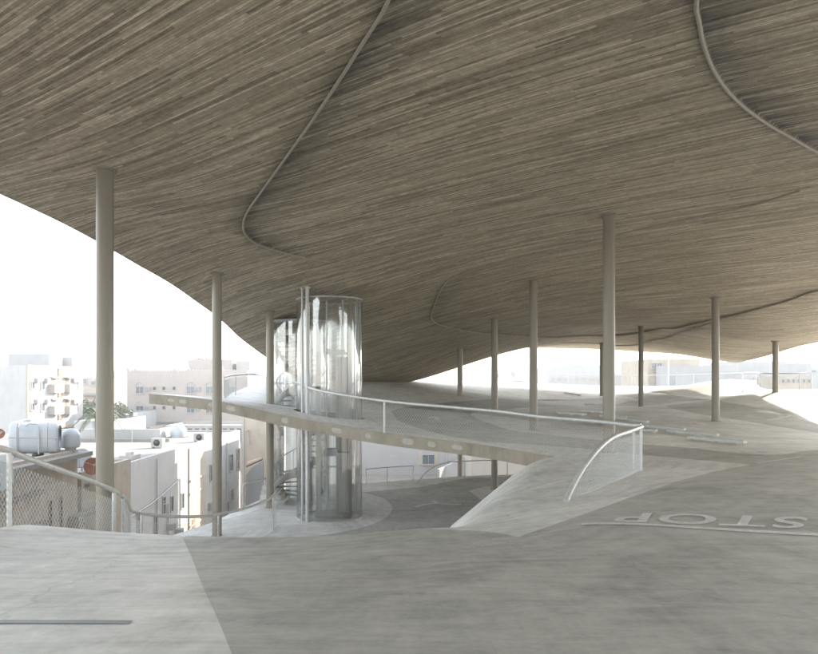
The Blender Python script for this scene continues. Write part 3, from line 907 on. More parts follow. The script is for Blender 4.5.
sl = np.array([s0, s1, s2, (s2[0]+1.6, s2[1]-0.38)])
stripe('stop_line', 'pale painted stop line along the STOP letters', 'road marking', ZU, [tuple(p) for p in sl], 0.11, taper=[0.12, 0.15, 0.18])
# STOP, turned to be read from the far side
fc = bpy.data.curves.new('stop_text', 'FONT'); fc.body = 'STOP'; fc.size = 1.0; fc.space_character = 1.1; fc.offset = 0.018
fo = bpy.data.objects.new('stop_text', fc); COL.objects.link(fo)
bpy.context.view_layer.update()
dg = bpy.context.evaluated_depsgraph_get()
tm = bpy.data.meshes.new_from_object(fo.evaluated_get(dg))
bpy.data.objects.remove(fo)
bm = bmesh.new(); bm.from_mesh(tm)
for _ in range(2):
    bmesh.ops.triangulate(bm, faces=bm.faces[:])
    bmesh.ops.subdivide_edges(bm, edges=[e for e in bm.edges if e.calc_length() > 0.12], cuts=1)
xs = [v.co.x for v in bm.verts]; ys = [v.co.y for v in bm.verts]
x0, x1, y0, y1 = min(xs), max(xs), min(ys), max(ys)
# corners on the deck: the tops of the letters face the camera
n0 = np.array(up(612, 522.8)); n1 = np.array(up(802, 528.9)); f0 = np.array(up(619, 513.6)); f1 = np.array(up(809, 517.5))
for v in bm.verts:
    u = 1 - (v.co.x - x0)/(x1-x0); t = 1 - (v.co.y - y0)/(y1-y0)      # rotated half a turn
    # t = 0 letter tops?  letter tops (y1) lie nearest the camera
    near_ = n0*(1-u) + n1*u; far_ = f0*(1-u) + f1*u
    q = near_*(1-t) + far_*t
    v.co = Vector((q[0], q[1], ZU.at(q[0], q[1]) + 0.006))
bm.normal_update()
bm.to_mesh(tm); bm.free()
tm.materials.clear(); tm.materials.append(M['paint'])
to = bpy.data.objects.new('stop_lettering', tm); COL.objects.link(to)
tag(to, 'word STOP painted upside down on the grey lane at right', 'road marking')
stripe('lane_mark', 'short white line painted where the pale wedge ends at right', 'road marking', ZU, [up(757, 463.5, 10), up(780, 460, 10), up(800, 457.3, 10)], 0.07)
def arrow(Z, pts, lab, d0):
    l = [hit(Z, *q, d0) for q in pts[0]]
    mb = MB()
    for seg_ in pts:
        a = np.array(catmull([hit(Z, *q, d0) for q in seg_], 0.2))
        if len(a) < 2: continue
        t = np.gradient(a, axis=0); t /= np.maximum(1e-6, np.linalg.norm(t, axis=1)[:, None]); nn = np.stack([-t[:, 1], t[:, 0]], 1)
        n = len(a); A = a+nn*0.09; B = a-nn*0.09
        vs = [(p[0], p[1], Z.at(*p)+0.006) for p in A]+[(p[0], p[1], Z.at(*p)+0.006) for p in B]
        mb.add(vs, [(i, n+i, n+i+1, i+1) for i in range(n-1)])
    return tag(mb.build('painted_arrow', M['paint']), lab, 'road marking', 'arrows painted on the lanes')
arrow(ZU, [[(770,420),(781,418),(793,415.5)], [(778,416.5),(786,417.5)]], 'pale arrow painted on the far lane behind the right column', 20)
arrow(ZU, [[(433,416.5),(436,418),(438,420.5)], [(429,418.5),(433,416.7),(440,417.6)]], 'small pale arrow painted on the lane behind the ramp railing', 15)
arrow(ZL, [[(415,507),(425,504.5),(437,503.5),(449,504.3),(461,504.4)], [(433,501),(437,503.3)]], 'forked arrow painted on the lower grey lane', 18)
# drain channel in the near floor
g0, g1 = up(-60, 622.5), up(131, 622.8)
stripe('floor_drain', 'narrow dark drain slot in the near pale floor', 'drain', ZU, [g0, up(40, 622.5), g1], 0.075, mat='drain')
# joint between the pale and the grey coating
# ------------------------------------------------------------------ lift shaft
ex, ey = EL
zb = ZL.at(ex, ey); zt = CZ + 79.5/F*25.0
e = empty('lift_shaft', (ex, ey, zb)); tag(e, 'tall clear glass lift cylinder rising through the ramp to the roof', 'lift')
NP = 10
for i in range(NP):   # curved panes with narrow joints
    a0 = 2*math.pi*i/NP + 0.012 + 0.35; a1 = 2*math.pi*(i+1)/NP - 0.012 + 0.35
    mb = MB(); n = 7; vs = []
    for r in (EL_R, EL_R-0.016):
        for j in range(n):
            a = a0 + (a1-a0)*j/(n-1)
            vs.append((ex+r*math.cos(a), ey+r*math.sin(a), zb+0.03)); vs.append((ex+r*math.cos(a), ey+r*math.sin(a), zt))
    fs = [(2*j, 2*j+2, 2*j+3, 2*j+1) for j in range(n-1)]
    mb.add(vs[:2*n], fs, 0, True)
    mb.build('glass_pane', M['glass'], e)
for zz, nm in ((zb, 'base_ring'), (zt, 'top_ring')):
    mb = MB(); mb.tube([(ex+EL_R*math.cos(a), ey+EL_R*math.sin(a), zz+0.02) for a in np.linspace(0, 2*math.pi, 49)], 0.028, 6)
    mb.build(nm, M['galv'], e)
mb = MB()
for t in (-0.45, 0.0, 0.45): mb.bar((ex-math.sqrt(EL_R**2-t*t), ey+t, zt+0.03), (ex+math.sqrt(EL_R**2-t*t), ey+t, zt+0.03), 0.05, 0.06)
mb.cyl((ex, ey), EL_R-0.03, zt+0.065, zt+0.075, 40)
mb = MB()
def vpost(px, py_top, py_bot, w_, d, mat, name, depth=None):
    x, y = pl(px, d); mb = MB()
    hw = w_/F*d/2
    mb.box(x-hw, x+hw, y-(depth or hw), y+(depth or hw), CZ-(py_bot-HZ)/F*d, CZ-(py_top-HZ)/F*d)
    return mb.build(name, M[mat], e)
vpost(318.5, 322, 513, 4.6, 24.5, 'steelbeam', 'guide_rail')
vpost(350.5, 300, 513, 3.2, 24.8, 'steelbeam', 'guide_rail')
vpost(326.5, 299, 514, 1.6, 25.9, 'galv', 'guide_rail')
vpost(357.0, 300, 512, 1.4, 25.6, 'galv', 'guide_rail')
vpost(343, 300, 514, 1.6, 25.9, 'galv', 'guide_rail')
vpost(342.5, 357, 513, 13, 25.15, 'offwhite', 'counterweight_panel', 0.05)
vpost(338, 357, 513, 1.1, 24.95, 'steelbeam', 'guide_rail')
vpost(346, 357, 513, 1.1, 24.95, 'steelbeam', 'guide_rail')
mb = MB()
z_ = CZ - (353.5-HZ)/F*25
mb.box(*[v for v in (pl(325,25)[0], pl(348,25)[0])], 24.85, 25.25, z_-0.03, z_+0.03)
mb.box(pl(327,25)[0], pl(331,25)[0], 24.8, 25.2, z_+0.03, z_+0.16); mb.box(pl(336,25)[0], pl(345,25)[0], 24.8, 25.2, z_+0.03, z_+0.13)
mb.build('drive_unit', M['acgrey'], e)
z_ = CZ - (454-HZ)/F*25
mb = MB(); mb.box(pl(325,25)[0], pl(352,25)[0], 24.8, 25.3, z_-0.06, z_+0.06); mb.box(pl(327,25)[0], pl(338,25)[0], 24.75, 25.2, z_+0.06, z_+0.2)
mb.build('cross_beam', M['acgrey'], e)
mb = MB(); mb.box(pl(316,25)[0], pl(352,25)[0], 24.6, 25.6, zb+0.0, zb+0.13); mb.build('pit_step', M['steelbeam'], e)
# twin service poles beside it
for (px, r_, lab, dd_) in ((307.2, 0.062, 'thick bright steel pole standing before the glass cylinder', 23.9), (302.2, 0.035, 'thin steel pole on the left of the thick bright pole', 24.0)):
    x, y = pl(px, dd_); z0 = ZL.at(x, y); z1 = ZC.at(x, y)
    ep = empty('service_pole', (x, y, z0)); tag(ep, lab, 'pole', 'poles beside the glass cylinder')
    mb = MB(); mb.cyl((x, y), r_, z0-0.02, z1+0.03, 16); mb.build('tube', M['galv'], ep)
    mb = MB(); mb.cyl((x, y), r_+0.05, z0-0.01, z0+0.02, 16); mb.build('base_plate', M['galv'], ep)
    mb = MB(); mb.cyl((x, y), r_+0.05, z1-0.03, z1+0.02, 16); mb.build('head_plate', M['galv'], ep)

# ------------------------------------------------------------------ spiral stair in its glass drum
sx_, sy_ = ST
zb2 = ZL.at(sx_, sy_); zt2 = CZ + 57.0/F*28.6
e = empty('spiral_stair', (sx_, sy_, zb2)); tag(e, 'spiral stair inside a shorter glass drum behind the lift', 'staircase')
mb = MB(); mb.cyl((sx_, sy_), 0.09, zb2-0.02, zt2, 20); mb.build('centre_pole', M['column'], e)
turn = 3.3; n = int((zt2-0.3-zb2)/(turn/16))
tp = []
mbt = MB()
PH = 2.2
for i in range(n):
    a = PH + 2*math.pi*i/16; z = zb2 + (i+1)*turn/16
    a1 = a + 2*math.pi/16
    vs = []
    for zz in (z-0.04, z):
        for r, aa in ((0.09, a), (1.0, a), (1.0, a1), (0.09, a1)):
            vs.append((sx_+r*math.cos(aa), sy_+r*math.sin(aa), zz))
    mbt.add(vs, [(3,2,1,0),(4,5,6,7),(0,1,5,4),(1,2,6,5),(2,3,7,6),(3,0,4,7)])
mbt.build('treads', M['edge'], e)['kind'] = 'stuff'
def helix(r, dz, a0=0, a1=None, k=4):
    out = []
    for i in range(n*k+1):
        a = PH + 2*math.pi*i/16/k; out.append((sx_+r*math.cos(a), sy_+r*math.sin(a), zb2+i*turn/16/k+dz))
    return out
lo_, hi_ = helix(1.02, -0.12), helix(1.02, 0.16)
lo2, hi2 = helix(1.06, -0.12), helix(1.06, 0.16)
mb = MB(); m_ = len(lo_)
mb.add(lo_+hi_+hi2+lo2, [(i, i+1, m_+i+1, m_+i) for i in range(m_-1)] + [(m_+i, m_+i+1, 2*m_+i+1, 2*m_+i) for i in range(m_-1)] + [(2*m_+i, 2*m_+i+1, 3*m_+i+1, 3*m_+i) for i in range(m_-1)] + [(3*m_+i, 3*m_+i+1, i+1, i) for i in range(m_-1)], 0, True)
mb.build('stringer', M['offwhite'], e)
mb = MB(); mb.tube(helix(0.98, 0.95), 0.02, 6); mb.build('handrail', M['galv'], e)
mb = MB()
hx = helix(0.98, 0.1)
for i in range(0, len(hx), 8): mb.cyl(hx[i][:2], 0.012, hx[i][2], hx[i][2]+0.85, 6)
mb.build('balusters', M['galv'], e)['kind'] = 'stuff'
for i in range(8):
    a0 = 2*math.pi*i/8 + 0.012; a1 = 2*math.pi*(i+1)/8 - 0.012
    mb = MB(); k_ = 8; vs = []
    for j in range(k_):
        a = a0 + (a1-a0)*j/(k_-1)
        vs.append((sx_+ST_R*math.cos(a), sy_+ST_R*math.sin(a), zb2+0.03)); vs.append((sx_+ST_R*math.cos(a), sy_+ST_R*math.sin(a), zt2))
    mb.add(vs, [(2*j, 2*j+2, 2*j+3, 2*j+1) for j in range(k_-1)], 0, True)
    mb.build('glass_pane', M['glass'], e)
mb = MB(); mb.lathe((sx_, sy_), [(0.0, zt2+0.02), (ST_R+0.02, zt2+0.02), (ST_R+0.02, zt2+0.07), (0.0, zt2+0.16)], 40)
mb.build('lid', M['tank'], e)
mb = MB()   # landing blocks at the foot
for i in range(4): mb.box(sx_-1.55+0.0, sx_-0.6-0.12*i, sy_-0.8+0.2*i, sy_+0.5, zb2+0.16*i, zb2+0.16*(i+1)-0.002)
tag(mb.build('landing_steps', M['floor_light']), 'low pale concrete steps at the foot of the spiral stair', 'steps')

# ------------------------------------------------------------------ ground of the city
mb = MB(); mb.add([(-3000,-500,0),(3000,-500,0),(3000,5000,0),(-3000,5000,0)], [(0,1,2,3)])
tag(mb.build('ground', M['sand']), kind='structure')
mb = MB()
mb.add([(-26,75,0.02),(-22,90,0.02),(-60,150,0.02),(-66,144,0.02)], [(0,1,2,3)])
mb.add([(-49,60,0.02),(-45,60,0.02),(-45,180,0.02),(-49,180,0.02)], [(0,1,2,3)])
tag(mb.build('road', M['road']), kind='structure')

# ------------------------------------------------------------------ buildings
def wall_frame(side, a0, plane):
    """returns f(u, z, out) -> world point; side 'E' faces +x at x=plane (u along y), 'S' faces -y at y=plane (u along x)"""
    if side == 'E': return lambda u, z, o: (plane + o, u, z)
    return lambda u, z, o: (u, plane - o, z)
def fbox(mb, side, plane, u0, u1, z0, z1, o0, o1, mi=0):
    if side == 'E': mb.box(plane+o0, plane+o1, u0, u1, z0, z1, mi)
    else: mb.box(u0, u1, plane-o1, plane-o0, z0, z1, mi)
def window(parent, side, plane, u, z, wd, ht, frame='offwhite', sill=True, mull=1, pane='pane', arch=False, depth=0.12):
    """a window with frame, mullion, sill and a glass set inside the frame"""
    mb = MB(); t = 0.07
    u0, u1, z0, z1 = u-wd/2, u+wd/2, z-ht/2, z+ht/2
    fbox(mb, side, plane, u0-t, u0, z0-t, z1+t, 0.0, depth); fbox(mb, side, plane, u1, u1+t, z0-t, z1+t, 0.0, depth)
    fbox(mb, side, plane, u0, u1, z1, z1+t, 0.0, depth); fbox(mb, side, plane, u0, u1, z0-t, z0, 0.0, depth)
    for i in range(mull):
        um = u0 + (u1-u0)*(i+1)/(mull+1); fbox(mb, side, plane, um-0.03, um+0.03, z0, z1, 0.012, 0.05)
    f = mb.build('window', M[frame], parent)
    mb = MB(); fbox(mb, side, plane, u0, u1, z0, z1, 0.002, 0.01); mb.build('pane', M[pane], f)
    if sill:
        mb = MB(); fbox(mb, side, plane, u0-0.12, u1+0.12, z0-t-0.07, z0-t-0.002, 0.0, depth+0.1); mb.build('sill', M[frame], f)
    if arch:
        mb = MB(); pts = []
        for k_ in range(9):
            a = math.pi*k_/8; uu = u + (wd/2+0.1)*math.cos(a); zz = z1 + t + 0.05 + (wd/2+0.1)*0.9*math.sin(a)
            pts.append((plane+0.05, uu, zz) if side == 'E' else (uu, plane-0.05, zz))
        mb.tube(pts, 0.05, 5); mb.build('arch', M[frame], f)
        mb = MB(); fbox(mb, side, plane, u-0.02, u+0.02, z1+t, z1+t+wd*0.4, 0.0, 0.03)
    return f
def ac(parent, side, plane, u, z, sz=0.75):
    mb = MB(); fbox(mb, side, plane, u-sz/2, u+sz/2, z-sz*0.36, z+sz*0.36, 0.0, 0.45)
    a = mb.build('air_conditioner', M['acgrey'], parent)
    mb = MB()
    for k_ in range(4): fbox(mb, side, plane, u-sz*0.4, u+sz*0.4, z-sz*0.26+k_*sz*0.15, z-sz*0.26+k_*sz*0.15+0.03, 0.45, 0.465)
    mb.build('grille', M['dark'], a)
def body(name, lab, x0, x1, y0, y1, ztop, mat, par=0.5, parmat=None, cat='building', group=None, z0=0.0, roofmat='roofc'):
    e = empty(name, ((x0+x1)/2, (y0+y1)/2, z0)); tag(e, lab, cat, group)
    mb = MB(); mb.box(x0, x1, y0, y1, z0, ztop-par); mb.build('wall', M[mat], e)
    t = 0.2; mb = MB()
    p = parmat or mat
    mb.box(x0, x1, y0, y0+t, ztop-par, ztop); mb.box(x0, x1, y1-t, y1, ztop-par, ztop)
    mb.box(x0, x0+t, y0+t, y1-t, ztop-par, ztop); mb.box(x1-t, x1, y0+t, y1-t, ztop-par, ztop)
    mb.build('parapet', M[p], e)
    mb = MB(); mb.box(x0+t, x1-t, y0+t, y1-t, ztop-par, ztop-par+0.03); mb.build('roof', M[roofmat], e)
    return e
def zpx(py, d): return CZ - (py-HZ)/F*d
def yE(px, X): return X*F/(px-409.0)

# A: white apartment block, ornamented facade facing the sun
XA = -50.0
ya0, ya1 = yE(27.5, XA), yE(83, XA)
zA = zpx(365.3, ya0)
e = body('apartment_block', 'white apartment block with orange trim and small balconies at the far left', -66, XA, ya0, ya1, zA, 'white')
mb = MB()
mb.box(XA, XA+0.12, ya0-0.06, ya1, zA-0.28, zA+0.05); mb.box(XA-0.1, XA+0.1, ya0-0.12, ya0-0.003, 0, zA+0.05)
mb.box(XA+0.003, XA+0.2, ya0, ya1, zpx(431, 95), zpx(431, 95)+0.35)
mb.build('trim', M['orange'], e)
rows = [(385.2, 380.2), (406.8, 401.5)]
for (py, pac) in rows:
    for px, wd in ((31.8, .95), (42, .95), (75.6, 1.2)):
        u = yE(px, XA); window(e, 'E', XA, u, zpx(py, u), wd, 0.85 if px == 31.8 else 1.1, 'beige', True, 1, 'pane')
    for px in (36.2, 46.2, 72.8):
        u = yE(px, XA); ac(e, 'E', XA, u, zpx(pac, u), 0.85)
    for px, wd in ((52.7, 2.6), (67.0, 2.2)):
        u = yE(px, XA); z = zpx(py+1.5, u)
        mb = MB(); fbox(mb, 'E', XA, u-wd/2, u+wd/2, z-0.75, z+0.35, 0.85, 0.95); fbox(mb, 'E', XA, u-wd/2, u+wd/2, z-0.85, z-0.75, 0.0, 0.95)
        for k_ in range(9): fbox(mb, 'E', XA, u-wd/2+k_*wd/8-0.03, u-wd/2+k_*wd/8+0.03, z-0.75, z+0.35, 0.95, 0.99)
        fbox(mb, 'E', XA, u-wd/2, u-wd/2+0.1, z-0.75, z+0.35, 0.0, 0.85); fbox(mb, 'E', XA, u+wd/2-0.1, u+wd/2, z-0.75, z+0.35, 0.0, 0.85)
        mb.build('balcony', M['offwhite'], e)
        mb = MB(); fbox(mb, 'E', XA, u-wd*0.22, u+wd*0.22, z-0.7, z+1.15, 0.0, 0.06); mb.build('balcony_door', M['brown'] if px > 60 else M['beige'], e)
        mb = MB(); fbox(mb, 'E', XA, u-wd*0.5, u+wd*0.5, z+1.2, z+1.38, 0.0, 0.7); mb.build('canopy', M['offwhite' if px < 60 else 'brown'], e)
u = yE(59.9, XA)
for (a_, b_) in ((366.3, 379), (392.3, 399.5), (412.3, 420), (426, 431)):
    mb = MB(); fbox(mb, 'E', XA, u-0.65, u+0.65, zpx(b_, u), zpx(a_, u), 0.0, 0.1)
    for k_ in range(int((zpx(a_, u)-zpx(b_, u))/0.3)): fbox(mb, 'E', XA, u-0.6, u+0.6, zpx(b_, u)+0.1+k_*0.3, zpx(b_, u)+0.22+k_*0.3, 0.1, 0.16)
    mb.build('stair_screen', M['brown'], e)
for px in (32.8, 42.6, 51.7, 68, 75.6):
    u = yE(px, XA); z = zpx(372, u); mb = MB()
    w_, h_ = 0.42, 0.95
    mb.add([(XA+0.05, u-w_, z), (XA+0.05, u, z-h_), (XA+0.05, u+w_, z), (XA+0.05, u, z+h_), (XA, u-w_, z), (XA, u, z-h_), (XA, u+w_, z), (XA, u, z+h_)], [(0,1,2,3),(0,4,5,1),(1,5,6,2),(2,6,7,3),(3,7,4,0)])
    mb.build('diamond_ornament', M['orange_pale'] if 'orange_pale' in M else M['orange'], e)
mb = MB(); mb.box(-57.3, -51.4, 100, 103.9, zA-0.5, zA+1.85)
mb.build('roof_room', M['greyblue'], e)
mb = MB(); mb.box(-57, -50.3, 104.5+0.003, 109.5, zA-0.5, zA+1.5); mb.build('stair_head', M['white'], e)
mb = MB()
for k_, (x_, r_) in enumerate(((-63, .35), (-62, .3))): mb.lathe((x_, 95.5), [(0, zA+0.5), (r_, zA+0.45), (r_, zA-0.45)], 16)
mb.build('roof_tank', M['tank'], e)

# B: pinkish block with arched windows
YB = 115.0
def xS(px, Y): return (px-409.0)/F*Y
e = body('villa_block', 'pale pink block with arched windows and spiked corners behind the ramp tip', xS(127, YB), -26.5, YB, YB+15, zpx(370.6, YB), 'pink')
zr = zpx(370.6, YB)
mb = MB()
for px in (127.3, 135, 188, 222, 174): 
    x = xS(px, YB); mb.add([(x-.3, YB, zr), (x+.3, YB, zr), (x+.3, YB+.4, zr), (x-.3, YB+.4, zr), (x, YB+.2, zr+0.7)], [(0,1,4),(1,2,4),(2,3,4),(3,0,4)])
n_ = 40
for k_ in range(n_):
    x = xS(127, YB) + (k_+.5)*(-26.5-xS(127, YB))/n_; mb.box(x-0.16, x+0.16, YB+0.002, YB+0.2, zr, zr+0.14)
mb.build('merlons', M['pink'], e)['kind'] = 'stuff'
for (py, r2_) in ((390, 0), (409.3, 1)):
    for px, wd in ((139.8, 1.15), (190.8, 1.2), (210, 1.2), (232, 1.1)):
        window(e, 'S', YB, xS(px, YB), zpx(py, YB), wd, 1.05, 'offwhite', True, 1, 'pane', arch=True)
    for px in (154.6, 164, 174.2): window(e, 'S', YB, xS(px, YB), zpx(py-1.6, YB), 0.45, 0.5, 'beige', False, 0, 'dark')
    for px in (147.8, 197.6): ac(e, 'S', YB, xS(px, YB), zpx(py-1.3, YB), 0.85)
for px, wd in ((140, 0.8), (157, 1.3), (176, 1.1), (196, 1.3), (212, 1.3)): window(e, 'S', YB, xS(px, YB), zpx(429, YB), wd, 0.75, 'beige', True, 1, 'pane')
mb = MB(); fbox(mb, 'S', YB, xS(127, YB), -26.5, zpx(422, YB), zpx(420.5, YB), 0, 0.25)
for k_ in range(60): 
    x = xS(127, YB)+0.2+k_*0.325; fbox(mb, 'S', YB, x, x+0.14, zpx(423.6, YB), zpx(422, YB)-0.002, 0, 0.2)
mb.build('cornice', M['offwhite'], e)
mb = MB(); mb.box(xS(188, 119), xS(232, 119), 119, 126, zr-0.5, zpx(359.5, 119)); mb.build('roof_room', M['pink'], e)
mb = MB()
for px in (196, 201, 207, 213): 
    x = xS(px, 120); mb.box(x-.35, x+.35, 120, 121, zpx(359.5, 119)+0.001, zpx(359.5, 119)+0.35)
mb.build('roof_clutter', M['tan'], e)
mb = MB(); mb.box(-29.5, -27.2, 119.5, 128, zr-0.5, zpx(361.5, 121)); mb.build('stair_head', M['offwhite'], e)

# low arcade in front of B
e = body('arcade_house', 'low house with a row of dark openings below the pink block', xS(165, 100), xS(246, 100), 100, 108, zpx(425.5, 100), 'offwhite', 0.3)
for k_ in range(11):
    x = xS(169+k_*7, 100); mb = MB(); fbox(mb, 'S', 100, x-0.3, x+0.3, zpx(434, 100)-1.2, zpx(428.5, 100), -0.0, 0.03)
    f_ = mb.build('opening', M['dark'], e)

# C: white house with the domed tank
XC = -16.4; zC = CZ - 5.0
yc0, yc1 = 39.0, 68.0
e = body('corner_house', 'white flat-roofed house with thin slot windows below the ramp tip', -36, XC, yc0, yc1, zC+0.15, 'white', 0.22)
for px, py, wd, ht in ((138.7,524,.55,1.35),(163.6,508,.45,.8),(171.4,504,.45,1.0),(182,501,.5,1.05),(155.7,528,.5,1.6),(163.6,500.5,.4,.4),(211.3,473,.9,1.3),(230.8,463,1.2,1.5),(231.4,495,1.1,.9),(227,507,.9,.9),(238,459,1.1,1.9)):
    u = yE(px, XC); window(e, 'E', XC, u, zpx(py, u), wd, ht, 'tan' if px > 205 else 'offwhite', False, 0, 'pane', depth=0.08)
u0, u1 = yE(188.2, XC), yE(204.6, XC)
mb = MB(); fbox(mb, 'E', XC, u0, u1, 0.0, zC-0.1, 0.002, 0.1)
for zz in (0.55, 0.25): fbox(mb, 'E', XC, u0, u1, zC*zz, zC*zz+0.15, 0.1, 0.16)
fbox(mb, 'E', XC, u0, u1, zC-2.6, zC-2.45, 0.1, 0.2)
mb.build('stone_bay', M['tan'], e)
mb = MB(); fbox(mb, 'E', XC, u0+0.6, u0+1.3, zpx(545, 53), zpx(519, 53), 0.1, 0.13); mb.build('door', M['brown'], e)
ac(e, 'E', XC, yE(209.5, XC), zpx(506, 57.5), 0.8); ac(e, 'E', XC, yE(168, XC), zpx(527, 47.5), 0.6); ac(e, 'E', XC, yE(176, XC), zpx(532, 49.2), 0.6)
for px, z0_, z1_ in ((156, zC-7, zC-0.1), (167, 0, zC-3.4), (178.6, 0, zC-2.0), (226, 0, zC-0.6)):
    u = yE(px, XC); mb = MB(); mb.cyl((XC+0.09, u), 0.05, z0_, z1_, 8); mb.build('wall_pipe', M['pipe'], e)
mb = MB(); mb.tube([(XC+0.1, 40.5, zpx(519, 40.5)), (XC+0.1, 44.5, zpx(503, 44.5)), (XC+0.1, 47.5, zpx(489, 47.5)), (XC+0.1, 50.0, zpx(478, 50))], 0.045, 8); mb.build('wall_pipe', M['pipe'], e)
mb = MB(); mb.box(-34, -21.5, 60.5, 60.8, zC-0.05, zC+0.75); mb.box(-21.8, -21.5, 60.8, 66, zC-0.05, zC+0.75); mb.build('roof_wall', M['white'], e)
mb = MB(); mb.box(-30, -19.5, 56.9, 57.1, zC-0.05, zC+0.22); mb.build('roof_kerb', M['roofc'], e)
mb = MB(); mb.box(-17.9, -17.1, 43.2, 44.6, zC-0.05, zC+0.3); mb.box(-17.6, -17.3, 43.5, 44.0, zC+0.302, zC+0.5); mb.build('roof_hatch', M['offwhite'], e)
def dome_tank(px, py, d, r, lab, name='water_tank', z0=None):
    p = P(px, py, d); e_ = empty(name, (p.x, p.y, z0 if z0 is not None else p.z-r)); tag(e_, lab, 'water tank')
    mb = MB(); mb.lathe((p.x, p.y), [(0, p.z+r)] + [(r*math.sin(a), p.z+r*math.cos(a)) for a in np.linspace(0.15, 1.75, 10)] + [(r*0.96, p.z-r*0.85)], 28); mb.build('shell', M['tank'], e_)
    mb = MB(); mb.cyl((p.x, p.y), r*0.16, p.z+r*0.97, p.z+r*1.06, 14); mb.build('cap', M['tank'], e_)
    mb = MB(); b_ = z0 if z0 is not None else p.z-r*1.2
    mb.box(p.x-r*1.05, p.x+r*1.05, p.y-r, p.y+r, b_, p.z-r*0.85-0.002); mb.build('stand', M['roofc'], e_)
    return e_
dome_tank(178.5, 432.5, 62, 0.72, 'round white water tank standing on the flat roof under the ramp tip', z0=zC-0.04)

# D: tan house under the near fence, with roof slab
XD = -12.5; zD1 = CZ - 2.62
e = body('tan_house', 'tan plastered house with two arched slit windows behind the mesh fence', -24, XD, 15.5, 26.4, zD1, 'tan', 0.12)
mb = MB(); mb.box(-24.2, XD+0.42, 15.3, 26.75, zD1-0.26, zD1-0.1); mb.build('eaves', M['roofc'], e)
for px, py0, py1 in ((50.0, 501, 533), (60.8, 497, 534)):
    u = yE(px, XD); z0_, z1_ = zpx(py1+4, u), zpx(py0, u); mb = MB(); w_ = 0.085
    pts = [(u-w_, z0_), (u+w_, z0_)] + [(u+w_*math.cos(a), z1_-w_+w_*math.sin(a)) for a in np.linspace(0, math.pi, 9)]
    n = len(pts); mb.add([(XD+0.012, a, b) for a, b in pts] + [(XD-0.1, a, b) for a, b in pts], [tuple(range(n))]); mb.build('pane', M['dark'], e)
    f_ = MB(); f_.tube([(XD+0.02, u-w_-0.02, z0_), (XD+0.02, u-w_-0.02, z1_-w_)] + [(XD+0.02, u+(w_+0.02)*-math.cos(a), z1_-w_+(w_+0.02)*math.sin(a)) for a in np.linspace(0.1, math.pi-0.1, 9)] + [(XD+0.02, u+w_+0.02, z0_)], 0.018, 5)
    f_.build('window_frame', M['beige'], e)
mb = MB(); fbox(mb, 'E', XD, 17, yE(40, XD), zpx(494, 23.5), zpx(494, 23.5)+0.12, 0.0, 0.22); fbox(mb, 'E', XD, 17, yE(43, XD), zpx(518, 23.5)-0.3, zpx(518, 23.5)-0.15, 0.0, 0.18); mb.build('ledge', M['roofc'], e)
mb = MB(); fbox(mb, 'E', XD, 17.5, yE(18, XD), zpx(540, 22), zpx(505, 22), 0.0, 0.06); mb.build('shutter', M['beige'], e)
e = body('lower_wing', 'lower tan wing with an arched doorway beside the nearest column', -22, XD-0.02, 26.4+0.36, 31.5, CZ-3.55, 'tan', 0.2)
u = yE(82, XD); mb = MB(); fbox(mb, 'E', XD-0.02, u-1.1, u+1.3, zpx(515, u), zpx(515, u)+0.14, 0.0, 0.4)
fbox(mb, 'E', XD-0.02, u-1.1, u-0.95, zpx(522, u), zpx(515, u), 0.0, 0.3); mb.build('door_hood', M['roofc'], e)
u = yE(92, XD); z1_ = zpx(531, u); r_ = 0.33
pts = [(u-r_, 0.1), (u+r_, 0.1)] + [(u+r_*math.cos(a), z1_-r_+r_*math.sin(a)) for a in np.linspace(0, math.pi, 11)]
mb = MB(); mb.add([(XD+0.0, a, b) for a, b in pts], [tuple(range(len(pts)))]); mb.build('door', M['dark'], e)
u = yE(80, XD); mb = MB(); fbox(mb, 'E', XD-0.02, u-0.15, u+0.35, zpx(537, u)-0.6, zpx(519, u), 0.0, 0.03); mb.build('pane', M['pane'], e)
mb = MB(); fbox(mb, 'E', XD-0.02, 27.0, 29, zpx(483, 28), zpx(483, 28)+0.1, 0.0, 0.2); mb.build('ledge', M['roofc'], e)

